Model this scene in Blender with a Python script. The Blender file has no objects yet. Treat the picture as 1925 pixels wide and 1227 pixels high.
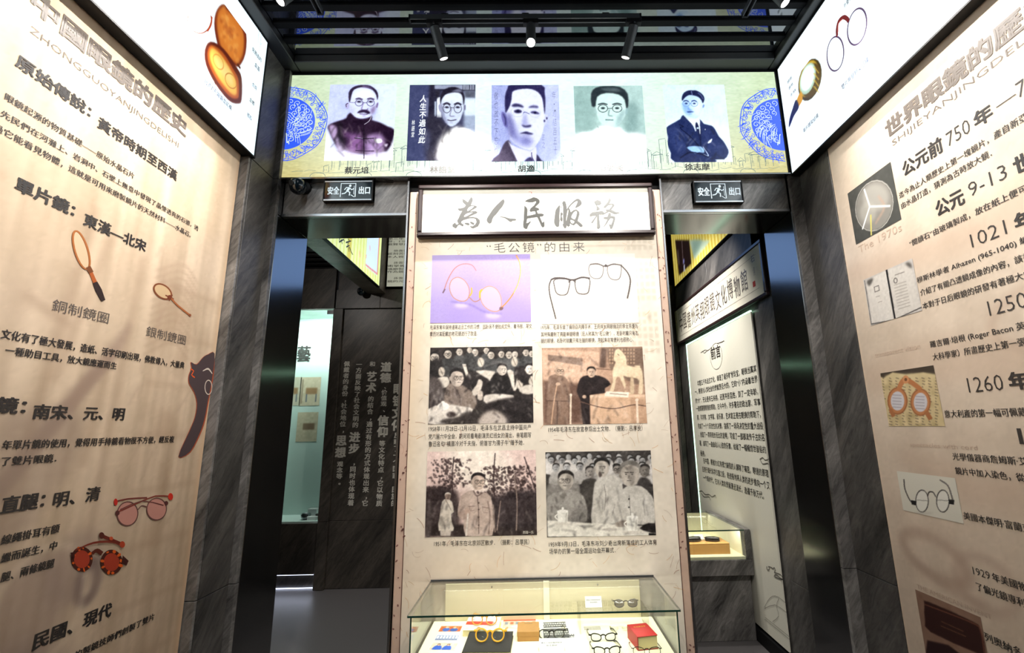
import bpy, bmesh, math, random
import numpy as np
from mathutils import Vector, Matrix
random.seed(7); RS = np.random.RandomState(5)
SC = bpy.context.scene; COL = SC.collection
pi = math.pi

# ------------------------------------------------------------------ camera, world, exposure
CF, CPITCH, CYAW, CROLL, CCX, CCY, EYE = 822.686, 0.193832, -0.0134244, -0.0174526, 49.895, 25.659, 1.7
_cy, _sy, _cp, _sp = math.cos(CYAW), math.sin(CYAW), math.cos(CPITCH), math.sin(CPITCH)
FW = Vector((-_sy*_cp, _cy*_cp, _sp)); _r0 = Vector((_cy, _sy, 0)); _u0 = _r0.cross(FW)
RT = _r0*math.cos(CROLL) + _u0*math.sin(CROLL); UP = -_r0*math.sin(CROLL) + _u0*math.cos(CROLL)
cam = bpy.data.objects.new('camera', bpy.data.cameras.new('camera')); COL.objects.link(cam)
mw = Matrix.Identity(4)
for i in range(3): mw[i][0], mw[i][1], mw[i][2] = RT[i], UP[i], -FW[i]
mw[0][3], mw[1][3], mw[2][3] = 0, 0, EYE
cam.matrix_world = mw
cam.data.sensor_width = 36; cam.data.lens = CF/1925*36
cam.data.shift_x = -CCX/1925; cam.data.shift_y = CCY/1925
cam.data.clip_start = 0.02; cam.data.clip_end = 60
SC.camera = cam
w = bpy.data.worlds.new('world'); SC.world = w; w.use_nodes = True
w.node_tree.nodes['Background'].inputs[0].default_value = (0.02, 0.02, 0.022, 1)
w.node_tree.nodes['Background'].inputs[1].default_value = 0.3
SC.view_settings.view_transform = 'Standard'; SC.view_settings.look = 'None'
SC.view_settings.gamma = 1; SC.view_settings.use_curve_mapping = False
SC.view_settings.exposure = 0.0
# brightness knobs (W for lamps, emission strength for backlit film)
K_WALLSPOT, K_BANSPOT, K_CENTER, K_CASE, K_BACK = 200, 200, 215, 1.5, 85
E_SIDE, E_BAN = 1.35, 1.16

def spot(name, loc, to, watt, deg, blend=0.5, col=(1, .955, .90), rad=0.02):
    l = bpy.data.lights.new(name, 'SPOT'); l.energy = watt; l.spot_size = math.radians(deg); l.spot_blend = blend
    l.color = col; l.shadow_soft_size = rad
    o = bpy.data.objects.new(name, l); COL.objects.link(o); o.location = loc
    o.rotation_euler = (Vector(to)-Vector(loc)).to_track_quat('-Z', 'Y').to_euler(); return o
def area(name, loc, to, watt, sx, sy, col=(1, .95, .88)):
    l = bpy.data.lights.new(name, 'AREA'); l.shape = 'RECTANGLE'; l.size = sx; l.size_y = sy; l.energy = watt; l.color = col
    o = bpy.data.objects.new(name, l); COL.objects.link(o); o.location = loc
    o.rotation_euler = (Vector(to)-Vector(loc)).to_track_quat('-Z', 'Y').to_euler(); return o
# ceiling lamps that sit behind the camera or hang over the rooms (their beams fall on the walls in view); the doorway pair is added fill
spot('left_wall_lamp', (-0.55, 1.25, 3.98), (-1.70, 1.62, 2.95), K_WALLSPOT, 62, .9)
spot('left_wall_lamp', (-0.45, 1.30, 3.98), (-1.70, 1.95, 1.9), K_WALLSPOT*.28, 66, .9)
spot('right_wall_lamp', (0.62, 1.25, 3.98), (1.77, 1.60, 2.95), K_WALLSPOT, 62, .9)
spot('right_wall_lamp', (0.52, 1.30, 3.98), (1.77, 1.95, 1.9), K_WALLSPOT*.28, 66, .9)
spot('front_wall_lamp', (-0.75, 0.7, 3.98), (-0.45, 2.6, 2.1), K_CENTER, 66, .9)
spot('front_wall_lamp', (0.85, 0.7, 3.98), (0.55, 2.6, 2.1), K_CENTER, 66, .9)
for x_ in (-1.2, 1.24): spot('doorway_fill', (x_*.85, 1.5, 3.96), (x_, 2.64, 3.12), 55, 34, 1.0, (.94, .97, 1))  # added fill to brighten the stone above the exit signs
# lamps of the rooms beyond the two doorways, with one added upward fill
spot('back_room_light', (-1.0, 3.7, 4.0), (-1.85, 5.2, 1.9), K_BACK*.7, 70, .9)
spot('back_room_light', (-1.3, 3.9, 4.0), (-1.4, 4.4, 0.0), K_BACK*1.3, 60, .9)
spot('back_room_light', (-2.6, 3.6, 3.5), (-2.3, 5.2, 3.4), K_BACK*.25, 80, .9)
spot('back_room_light', (-1.2, 3.8, .9), (-1.9, 4.3, 3.3), K_BACK*.0+4, 70, .9)  # added low upward fill for the beam soffit, no lamp stands here
spot('foreword_lamp', (0.55, 4.1, 3.95), (1.77, 4.15, 2.6), K_BACK*2.6, 62, .8)
spot('foreword_lamp', (0.75, 3.9, 3.95), (1.77, 3.9, 1.2), K_BACK*1.6, 52, .9)

# ------------------------------------------------------------------ materials
def new_mat(name):
    m = bpy.data.materials.new(name); m.use_nodes = True
    nt = m.node_tree; b = nt.nodes['Principled BSDF']; return m, nt, b
def lin(c): return tuple(((x/12.92) if x <= .04045 else ((x+.055)/1.055)**2.4) for x in c)
def rgb(r, g, b): return lin((r/255, g/255, b/255))
def plain(name, c, rough=.5, metal=0, spec=.5, noise=0, nscale=30, bump=0, coat=0):
    m, nt, b = new_mat(name)
    b.inputs['Base Color'].default_value = (*c, 1); b.inputs['Roughness'].default_value = rough
    b.inputs['Metallic'].default_value = metal; b.inputs['Specular IOR Level'].default_value = spec
    b.inputs['Coat Weight'].default_value = coat
    if noise or bump:
        tc = nt.nodes.new('ShaderNodeTexCoord'); n = nt.nodes.new('ShaderNodeTexNoise')
        n.inputs['Scale'].default_value = nscale; n.inputs['Detail'].default_value = 5
        nt.links.new(tc.outputs['Object'], n.inputs['Vector'])
        if noise:
            mx = nt.nodes.new('ShaderNodeMix'); mx.data_type = 'RGBA'
            mx.inputs[6].default_value = (*[x*(1-noise) for x in c], 1); mx.inputs[7].default_value = (*[min(1, x*(1+noise)) for x in c], 1)
            nt.links.new(n.outputs['Fac'], mx.inputs[0]); nt.links.new(mx.outputs[2], b.inputs['Base Color'])
        if bump:
            bp = nt.nodes.new('ShaderNodeBump'); bp.inputs['Strength'].default_value = bump; bp.inputs['Distance'].default_value = .002
            nt.links.new(n.outputs['Fac'], bp.inputs['Height']); nt.links.new(bp.outputs[0], b.inputs['Normal'])
    return m
def stone_mat(name, axis, dark, light, rough=.42, lean=-.95):
    """dark grey veined stone; axis: which way the slab faces ('x' or 'y')"""
    m, nt, b = new_mat(name); N = nt.nodes; L = nt.links
    g = N.new('ShaderNodeNewGeometry'); sp = N.new('ShaderNodeSeparateXYZ'); L.new(g.outputs['Position'], sp.inputs[0])
    cb = N.new('ShaderNodeCombineXYZ')
    L.new(sp.outputs['Y' if axis == 'x' else 'X'], cb.inputs[0]); L.new(sp.outputs['Z'], cb.inputs[1]); L.new(sp.outputs['X' if axis == 'x' else 'Y'], cb.inputs[2])
    mp = N.new('ShaderNodeMapping'); mp.inputs['Rotation'].default_value = (0, 0, lean)
    L.new(cb.outputs[0], mp.inputs[0])
    mp2 = N.new('ShaderNodeMapping'); mp2.inputs['Scale'].default_value = (7, 34, 12); L.new(mp.outputs[0], mp2.inputs[0])
    n1 = N.new('ShaderNodeTexNoise'); n1.inputs['Scale'].default_value = 1; n1.inputs['Detail'].default_value = 8; n1.inputs['Roughness'].default_value = .74
    n1.inputs['Distortion'].default_value = 1.1; L.new(mp2.outputs[0], n1.inputs['Vector'])
    mp3 = N.new('ShaderNodeMapping'); mp3.inputs['Scale'].default_value = (.9, 5, 2); L.new(mp.outputs[0], mp3.inputs[0])
    n2 = N.new('ShaderNodeTexNoise'); n2.inputs['Scale'].default_value = 1.3; n2.inputs['Detail'].default_value = 4; L.new(mp3.outputs[0], n2.inputs['Vector'])
    mul = N.new('ShaderNodeMath'); mul.operation = 'MULTIPLY'; L.new(n1.outputs['Fac'], mul.inputs[0]); L.new(n2.outputs['Fac'], mul.inputs[1])
    cr = N.new('ShaderNodeValToRGB'); e = cr.color_ramp.elements
    e[0].position = .12; e[0].color = (*dark, 1); e[1].position = .46; e[1].color = (*light, 1)
    L.new(mul.outputs[0], cr.inputs[0]); L.new(cr.outputs[0], b.inputs['Base Color'])
    b.inputs['Roughness'].default_value = rough
    bp = N.new('ShaderNodeBump'); bp.inputs['Strength'].default_value = .25; bp.inputs['Distance'].default_value = .001
    L.new(n1.outputs['Fac'], bp.inputs['Height']); L.new(bp.outputs[0], b.inputs['Normal'])
    return m
def attr_mat(name, emit=0, rough=.55, spec=.3, diff=1.0):
    m, nt, b = new_mat(name); a = nt.nodes.new('ShaderNodeAttribute'); a.attribute_name = 'Col'
    b.inputs['Roughness'].default_value = rough; b.inputs['Specular IOR Level'].default_value = spec
    if emit:
        mx = nt.nodes.new('ShaderNodeMix'); mx.data_type = 'RGBA'; mx.inputs[0].default_value = diff; mx.inputs[6].default_value = (0, 0, 0, 1)
        nt.links.new(a.outputs['Color'], mx.inputs[7]); nt.links.new(mx.outputs[2], b.inputs['Base Color'])
        nt.links.new(a.outputs['Color'], b.inputs['Emission Color']); b.inputs['Emission Strength'].default_value = emit
    else: nt.links.new(a.outputs['Color'], b.inputs['Base Color'])
    return m
def emit_mat(name, c, s):
    m, nt, b = new_mat(name); b.inputs['Base Color'].default_value = (*[x*.6 for x in c], 1)
    b.inputs['Emission Color'].default_value = (*c, 1); b.inputs['Emission Strength'].default_value = s; return m
def glass_mat(name, tint=(1, 1, 1), gl=.09, rough=.02):
    m = bpy.data.materials.new(name); m.use_nodes = True; nt = m.node_tree; nt.nodes.clear(); N = nt.nodes; L = nt.links
    o = N.new('ShaderNodeOutputMaterial'); t = N.new('ShaderNodeBsdfTransparent'); g = N.new('ShaderNodeBsdfGlossy')
    t.inputs[0].default_value = (*tint, 1); g.inputs['Roughness'].default_value = rough
    f = N.new('ShaderNodeLayerWeight'); f.inputs[0].default_value = .5; mx = N.new('ShaderNodeMixShader')
    pw = N.new('ShaderNodeMath'); pw.operation = 'POWER'; pw.inputs[1].default_value = 4.5; L.new(f.outputs['Facing'], pw.inputs[0])
    ad = N.new('ShaderNodeMath'); ad.operation = 'MULTIPLY_ADD'; ad.inputs[1].default_value = .8; ad.inputs[2].default_value = gl*.6; ad.use_clamp = True
    L.new(pw.outputs[0], ad.inputs[0]); L.new(ad.outputs[0], mx.inputs[0]); L.new(t.outputs[0], mx.inputs[1]); L.new(g.outputs[0], mx.inputs[2]); L.new(mx.outputs[0], o.inputs[0])
    return m
def mirror_black(name, c=(.012, .013, .016), rough=.04, f0=.18):
    m, nt, b = new_mat(name); b.inputs['Base Color'].default_value = (*c, 1); b.inputs['Roughness'].default_value = rough
    b.inputs['IOR'].default_value = 2.2; b.inputs['Specular IOR Level'].default_value = f0/.14*.5
    return m
M = {}
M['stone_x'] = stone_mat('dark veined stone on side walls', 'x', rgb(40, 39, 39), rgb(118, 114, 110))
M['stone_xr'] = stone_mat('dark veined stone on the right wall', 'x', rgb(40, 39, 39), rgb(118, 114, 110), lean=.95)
M['stone_y'] = stone_mat('dark veined stone lightened on cross walls', 'y', rgb(50, 49, 49), rgb(168, 164, 160))  # same stone as side walls, lightened in colour to look more strongly lit
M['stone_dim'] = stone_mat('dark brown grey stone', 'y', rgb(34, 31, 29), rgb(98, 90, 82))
M['black_steel'] = mirror_black('polished black steel', (.006, .006, .007), .15, .28)
M['ceil_mirror'] = mirror_black('black mirror ceiling', (.004, .005, .008), .04, .17)
M['black'] = plain('matt black metal', (.006, .006, .007), .5, spec=.2)
M['slat'] = plain('black slat paint', (.003, .003, .0035), .6, spec=.1)
M['charcoal'] = plain('charcoal painted steel', rgb(38, 39, 40), .45, noise=.15, nscale=20)
M['lamp_grey'] = plain('dark grey lamp body', rgb(52, 55, 58), .42)
M['steel'] = plain('brushed steel', (.45, .46, .48), .25, 1)
M['white'] = plain('white plastic', (.85, .85, .85), .4)
M['cream'] = plain('cream lining', rgb(238, 232, 200), .6, noise=.03)
M['floor'] = plain('grey floor', rgb(98, 95, 96), .38, noise=.12, nscale=160, bump=.1)
M['cream_dim'] = plain('tan cream door panel', rgb(206, 196, 160), .6, noise=.03)
M['wood_frame'] = plain('dark brown lacquered wood', rgb(44, 30, 30), .28, noise=.25, nscale=18, coat=.3)
M['wood'] = plain('honey wood block', rgb(196, 146, 84), .5, noise=.14, nscale=22, bump=.2)
M['glass'] = glass_mat('clear glass', (.96, .985, .97), .07)
M['glass_edge'] = plain('green glass edge', rgb(40, 78, 66), .12, spec=.8)
M['acrylic'] = glass_mat('clear acrylic', (.97, .97, .96), .10)
M['ink'] = plain('black print ink', rgb(40, 34, 32), .6)
M['ink_box'] = plain('blue grey print ink', rgb(52, 56, 84), .7, spec=.2)
M['stone_beam'] = stone_mat('beam stone lightened as if lit', 'x', rgb(66, 60, 55), rgb(150, 140, 128))  # stone lightened in colour to stand in for missing light beyond the doorway
M['ink_brown'] = plain('brown print ink', rgb(92, 78, 70), .6)
M['ink_soft'] = plain('thin grey print ink', rgb(96, 86, 78), .6)
M['ink_grey'] = plain('grey brush ink', rgb(112, 112, 110), .5)
M['ink_white'] = plain('pale lettering', rgb(205, 200, 188), .6)
M['print'] = attr_mat('printed picture')
M['print_side'] = attr_mat('printed wall graphic', rough=.6)
for k_ in ('print_side', 'ink', 'ink_soft', 'ink_brown'):
    b_ = M[k_].node_tree.nodes['Principled BSDF']; b_.inputs['Coat Weight'].default_value = .55; b_.inputs['Coat Roughness'].default_value = .27
M['film_ban'] = attr_mat('backlit banner film', E_BAN, .22, .5, .26)
M['film_side'] = attr_mat('backlit side film', E_SIDE, .3, .4, .4)
M['film_pic'] = attr_mat('backlit colour picture', .95, .3, .4, .3)
M['film_back'] = attr_mat('backlit film in the room behind', 1.0, .3, .4, .4)
M['film_dim'] = attr_mat('dimly lit film', .55, .4, .3, .6)
M['lens_on'] = emit_mat('lit lamp lens', (1, .97, .92), 14)
M['lens_dim'] = emit_mat('lit lamp lens seen at an angle', (1, .97, .92), 2.2)
M['led_green'] = emit_mat('pale green led strip', (.55, 1, .68), 3.0)
M['led_blue'] = emit_mat('cold white led strip', (.70, .78, 1), 2.6)
M['led_warm'] = emit_mat('warm led strip', (1, .95, .75), 5)
M['exit_glass'] = plain('dark exit sign glass', rgb(14, 24, 30), .08, spec=.7)
M['exit_white'] = emit_mat('exit sign white print', rgb(225, 240, 248), .38)
M['red_leather'] = plain('red cover', rgb(170, 28, 28), .45, noise=.1)
M['pages'] = plain('book pages', rgb(226, 212, 160), .8, noise=.08, nscale=200)
M['black_cloth'] = plain('black cloth cover', rgb(30, 28, 28), .7, noise=.2, nscale=300)
M['brown_card'] = plain('brown cardboard', rgb(165, 120, 62), .7, noise=.12, nscale=40)
M['amber'] = plain('amber acetate', rgb(205, 150, 40), .22, coat=.5)
M['acetate'] = plain('black acetate', rgb(18, 17, 18), .2, coat=.5)
M['lens'] = glass_mat('spectacle lens', (.90, .93, .90), .10)
M['dark_lens'] = glass_mat('sunglass lens', (.25, .24, .23), .12)
M['leather'] = plain('dark leather', rgb(38, 32, 28), .35, noise=.3, nscale=60)
M['brass'] = plain('brass', rgb(190, 150, 80), .3, 1)

# ------------------------------------------------------------------ mesh helpers
def prop(o, label=None, cat=None, group=None, kind=None):
    if label: o['label'] = label
    if cat: o['category'] = cat
    if group: o['group'] = group
    if kind: o['kind'] = kind
    return o
def empty(name, loc=(0, 0, 0), rz=0, label=None, cat=None, group=None, kind=None):
    o = bpy.data.objects.new(name, None); COL.objects.link(o); o.location = loc; o.rotation_euler = (0, 0, rz); o.empty_display_size = .05
    return prop(o, label, cat, group, kind)
class MB:
    def __init__(s): s.v = []; s.f = []
    def add(s, vs, fs):
        n = len(s.v); s.v += [tuple(v) for v in vs]; s.f += [tuple(i+n for i in f) for f in fs]; return s
    def box(s, x0, x1, y0, y1, z0, z1):
        v = [(x, y, z) for z in (z0, z1) for y in (y0, y1) for x in (x0, x1)]
        return s.add(v, [(0, 2, 3, 1), (4, 5, 7, 6), (0, 1, 5, 4), (2, 6, 7, 3), (0, 4, 6, 2), (1, 3, 7, 5)])
    def cyl(s, p0, p1, r0, r1=None, n=20, caps=True):
        r1 = r0 if r1 is None else r1; p0 = Vector(p0); p1 = Vector(p1); q = (p1-p0).to_track_quat('Z', 'Y')
        vs = [p0+q @ Vector((r0*math.cos(2*pi*i/n), r0*math.sin(2*pi*i/n), 0)) for i in range(n)]
        vs += [p1+q @ Vector((r1*math.cos(2*pi*i/n), r1*math.sin(2*pi*i/n), 0)) for i in range(n)]
        fs = [(i, (i+1) % n, n+(i+1) % n, n+i) for i in range(n)]
        if caps: fs += [tuple(range(n-1, -1, -1)), tuple(range(n, 2*n))]
        return s.add(vs, fs)
    def tube(s, pts, r, n=8, closed=False, flat=1.0):
        pts = [Vector(p) for p in pts]; m = len(pts); vs = []
        for i, p in enumerate(pts):
            a = pts[(i-1) % m] if (closed or i > 0) else p; b = pts[(i+1) % m] if (closed or i < m-1) else p
            t = (b-a).normalized(); up = Vector((0, 0, 1)) if abs(t.z) < .95 else Vector((0, 1, 0))
            if closed: up = Vector((0, 1, 0)) if abs(t.y) < .9 else Vector((0, 0, 1))
            x = t.cross(up).normalized(); y = x.cross(t)
            rr = r[i] if isinstance(r, (list, tuple)) else r
            for k in range(n):
                an = 2*pi*k/n; vs.append(p+x*rr*math.cos(an)+y*rr*flat*math.sin(an))
        fs = []
        for i in range(m if closed else m-1):
            j = (i+1) % m
            for k in range(n): fs.append((i*n+k, i*n+(k+1) % n, j*n+(k+1) % n, j*n+k))
        if not closed: fs += [tuple(range(n-1, -1, -1)), tuple((m-1)*n+k for k in range(n))]
        return s.add(vs, fs)
    def lathe(s, prof, c=(0, 0, 0), n=24):
        m = len(prof); vs = [(c[0]+r*math.cos(2*pi*k/n), c[1]+r*math.sin(2*pi*k/n), c[2]+z) for r, z in prof for k in range(n)]
        fs = [(i*n+k, i*n+(k+1) % n, (i+1)*n+(k+1) % n, (i+1)*n+k) for i in range(m-1) for k in range(n)]
        fs += [tuple(range(n-1, -1, -1)), tuple((m-1)*n+k for k in range(n))]
        return s.add(vs, fs)
    def prism(s, poly, h0, h1, axis='z'):
        n = len(poly); f = {'z': lambda a, b, h: (a, b, h), 'y': lambda a, b, h: (a, h, b), 'x': lambda a, b, h: (h, a, b)}[axis]
        return s.add([f(a, b, h0) for a, b in poly]+[f(a, b, h1) for a, b in poly],
                     [tuple(range(n-1, -1, -1)), tuple(range(n, 2*n))]+[(i, (i+1) % n, n+(i+1) % n, n+i) for i in range(n)])
    def build(s, name, mat, parent=None, bevel=0, smooth=False, seg=1):
        me = bpy.data.meshes.new(name); me.from_pydata(s.v, [], s.f); me.validate()
        bm = bmesh.new(); bm.from_mesh(me); bmesh.ops.recalc_face_normals(bm, faces=bm.faces)
        if bevel: bmesh.ops.bevel(bm, geom=[e for e in bm.edges if len(e.link_faces) == 2 and e.calc_face_angle(0) > .5], offset=bevel, segments=seg, affect='EDGES', profile=.5)
        if smooth:
            for f in bm.faces: f.smooth = True
            for e in bm.edges: e.smooth = e.calc_face_angle(0) < .7 if len(e.link_faces) == 2 else True
        bm.to_mesh(me); bm.free()
        me.materials.append(mat if not isinstance(mat, str) else M[mat])
        o = bpy.data.objects.new(name, me); COL.objects.link(o)
        if parent is not None: o.parent = parent
        return o
def bx(name, mat, x0, x1, y0, y1, z0, z1, parent=None, bevel=0, **kw):
    o = MB().box(x0, x1, y0, y1, z0, z1).build(name, mat, parent, bevel); return prop(o, **kw) if kw else o
def copy_tree(o, parent=None):
    c = o.copy(); COL.objects.link(c)
    if parent is not None: c.parent = parent
    for ch in list(o.children): copy_tree(ch, c)
    return c

# ------------------------------------------------------------------ flat print: wall frames, tracing, painter
def plane_uv(kind, pos, x, y):
    """sight line through photo point (x, y) met with the wall plane -> (u, v) on that wall"""
    d = FW + RT*((x-962.5-CCX)/CF) - UP*((y-613.5-CCY)/CF)
    if kind == 'F': t = pos/d.y; return d.x*t, EYE+d.z*t
    t = pos/d.x
    return (d.y*t if kind == 'L' else -d.y*t), EYE+d.z*t
def smooth_pts(p, k=4):
    n = len(p); out = []
    for i in range(n):
        a, b, c, d = [np.array(p[(i+j) % n], float) for j in (-1, 0, 1, 2)]
        for t in np.arange(k)/k:
            out.append(tuple(.5*((2*b)+(-a+c)*t+(2*a-5*b+4*c-d)*t*t+(-a+3*b-3*c+d)*t**3)))
    return out
def smooth_open(p, k=5):
    n = len(p)
    if n < 3: return [tuple(q) for q in p]
    q = [2*np.array(p[0], float)-np.array(p[1], float)]+[np.array(a, float) for a in p]+[2*np.array(p[-1], float)-np.array(p[-2], float)]; out = []
    for i in range(1, n):
        a, b, c, d = q[i-1:i+3]
        for t in np.arange(k)/k: out.append(tuple(.5*((2*b)+(-a+c)*t+(2*a-5*b+4*c-d)*t*t+(-a+3*b-3*c+d)*t**3)))
    out.append(tuple(p[-1])); return out
def parse(s): return [tuple(float(c) for c in q.split(',')) for q in s.split()]
TXT = {}
def text_mesh(s, bold=0.0, space=1.0):
    k = (s, bold, space)
    if k not in TXT:
        c = bpy.data.curves.new('lettering', 'FONT'); c.body = s; c.resolution_u = 2; c.offset = min(bold, 0); c.space_character = space
        o = bpy.data.objects.new('lettering', c); COL.objects.link(o)
        dg = bpy.context.evaluated_depsgraph_get(); me = bpy.data.meshes.new_from_object(o.evaluated_get(dg))
        n = len(me.vertices); co = np.empty(n*3); me.vertices.foreach_get('co', co); co = co.reshape(-1, 3)
        fs = [tuple(p.vertices) for p in me.polygons]
        bpy.data.objects.remove(o); bpy.data.curves.remove(c); bpy.data.meshes.remove(me)
        if bold > .004:                               # heavier strokes: the same outline laid side by side
            b = bold*1.05; sh = ((-b, 0), (b, 0)) if bold < .015 else ((-b, -b*.6), (b, b*.6), (-b, b*.6), (b, -b*.6)); C0, F0 = co, fs; co, fs = [], []
            for i, (dx, dy) in enumerate(sh): co.append(C0*np.array((1, 1, 0))+np.array((dx, dy, i*.00022))); fs += [tuple(q+i*n for q in f) for f in F0]
            co = np.concatenate(co)
        TXT[k] = (co, fs)
    return TXT[k]
class Board:
    """a thing standing in a wall plane: local x = along the wall, y = up, z = towards the viewer"""
    def __init__(s, name, kind, pos, u0, v0, label=None, cat=None, group=None, okind=None):
        s.kind, s.pos, s.u0, s.v0 = kind, pos, u0, v0
        R = {'F': ((1, 0, 0), (0, 0, 1), (0, -1, 0)), 'L': ((0, 1, 0), (0, 0, 1), (1, 0, 0)), 'R': ((0, -1, 0), (0, 0, 1), (-1, 0, 0)), 'H': ((1, 0, 0), (0, 1, 0), (0, 0, 1))}[kind]
        o = bpy.data.objects.new(name, None); COL.objects.link(o); o.empty_display_size = .05
        m = Matrix.Identity(4)
        for i in range(3):
            for j in range(3): m[i][j] = R[j][i]
        loc = {'F': (u0, pos, v0), 'L': (pos, u0, v0), 'R': (pos, -u0, v0), 'H': (u0, v0, pos)}[kind]
        for i in range(3): m[i][3] = loc[i]
        o.matrix_world = m; s.o = prop(o, label, cat, group, okind)
    def uv(s, x, y): return plane_uv(s.kind, s.pos, x, y)
    def box(s, name, mat, ua, ub, va, vb, na, nb, bevel=0, parent=None):
        return MB().box(ua-s.u0, ub-s.u0, va-s.v0, vb-s.v0, na, nb).build(name, mat, parent or s.o, bevel)
    def mesh(s, name, vs, fs, mat, parent=None, cols=None):
        me = bpy.data.meshes.new(name); me.from_pydata([(a-s.u0, b-s.v0, c) for a, b, c in vs], [], fs)
        if cols is not None:
            at = me.color_attributes.new('Col', 'FLOAT_COLOR', 'POINT'); at.data.foreach_set('color', np.asarray(cols, dtype=np.float32).ravel())
        me.materials.append(M[mat] if isinstance(mat, str) else mat)
        o = bpy.data.objects.new(name, me); COL.objects.link(o); o.parent = parent or s.o; return o
    def text(s, t, ua, ub, va, h, mat='ink', n=.0015, bold=0.012, space=1.0, slope=0, name='lettering', parent=None):
        co, fs = text_mesh(t, bold, space)
        x0, y0 = co[:, 0].min(), co[:, 1].min(); wx = co[:, 0].max()-x0; hy = co[:, 1].max()-y0
        sx = (ub-ua)/wx; sy = h/hy; u = ua+(co[:, 0]-x0)*sx; v = va+(co[:, 1]-y0)*sy
        v = v+(u-ua)*slope
        return s.mesh(name, [(a, b, n+c) for a, b, c in zip(u, v, co[:, 2])], fs, mat, parent)
    def vtext(s, t, uc, vt, vb, wch, mat='ink', n=.0015, bold=.012, name='lettering', italic=0):
        """a column of characters, spread evenly from vt down to vb"""
        vs, fs = [], []; step = (vt-vb)/len(t); sz = step*.94
        for i, ch in enumerate(t):
            if ch == ' ': continue
            co, ff = text_mesh(ch, bold); k = len(vs); sx = wch/1.0
            if ch in '，、。': dx = .42
            else: dx = 0
            for p in co: vs.append((uc+(p[0]-.5+dx+italic*p[1])*sx, vt-step*(i+1)+step*.1+(p[1]+.02)*sz, n+p[2]))
            fs += [tuple(a+k for a in f) for f in ff]
        return s.mesh(name, vs, fs, mat)
class Flat:
    """flat coloured print: polygons and pen strokes, each laid a hair above the one before"""
    def __init__(s, board, map=None, n0=.0012, dn=.00012): s.b = board; s.map = map or (lambda x, y: (x, y)); s.v = []; s.f = []; s.c = []; s.n = n0; s.dn = dn
    def _n(s): s.n += s.dn; return s.n
    def poly(s, pts, col, smooth=0, n=None):
        if isinstance(pts, str): pts = parse(pts)
        if smooth: pts = smooth_pts(pts, smooth)
        n = s._n() if n is None else n; k = len(s.v)
        for p in pts: u, v = s.map(*p); s.v.append((u, v, n)); s.c.append((*lin([c/255 for c in col]), 1))
        s.f.append(tuple(range(k, k+len(pts)))); return s
    def stroke(s, pts, w, col, smooth=0, n=None, closed=False):
        if isinstance(pts, str): pts = parse(pts)
        if smooth: pts = smooth_pts(pts, smooth) if closed else smooth_open(pts, smooth)
        if closed: pts = list(pts)+[pts[0]]
        m = len(pts); n = s._n() if n is None else n; k = len(s.v); P = [np.array(s.map(*p), float) for p in pts]
        for i in range(m):
            a = P[max(i-1, 0)]; b = P[min(i+1, m-1)]
            if closed and i in (0, m-1): a = P[m-2]; b = P[1]
            d = b-a; L = np.hypot(*d) or 1; nx, ny = -d[1]/L, d[0]/L
            ww = (w[0]+(w[1]-w[0])*i/(m-1) if len(w) == 2 else np.interp(i/(m-1), np.linspace(0, 1, len(w)), w)) if isinstance(w, (tuple, list)) else w
            for sg in (-.5, .5): s.v.append((P[i][0]+nx*ww*sg, P[i][1]+ny*ww*sg, n)); s.c.append((*lin([c/255 for c in col]), 1))
        for i in range(m-1): s.f.append((k+2*i, k+2*i+1, k+2*i+3, k+2*i+2))
        return s
    def ell(s, c, rx, ry, col, w=0, rot=0, k=28, a0=0, a1=2*pi):
        full = abs(a1-a0) > 6.2
        pts = [(c[0]+rx*math.cos(a)*math.cos(rot)-ry*math.sin(a)*math.sin(rot), c[1]+rx*math.cos(a)*math.sin(rot)+ry*math.sin(a)*math.cos(rot)) for a in np.linspace(a0, a1, k, endpoint=not full)]
        return s.stroke(pts, w, col, closed=full) if w else s.poly(pts, col)
    def build(s, name, mat, parent=None): return s.b.mesh(name, s.v, s.f, mat, parent, s.c)
def blur(a, r):
    if r < .3: return a
    k = int(math.ceil(r*2)); x = np.arange(-k, k+1); g = np.exp(-x*x/(2*r*r)); g /= g.sum()
    p = np.pad(a, k, mode='edge'); o = sum(g[i]*p[i:i+a.shape[0], :] for i in range(2*k+1)); return sum(g[i]*o[:, i:i+a.shape[1]] for i in range(2*k+1))
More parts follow.
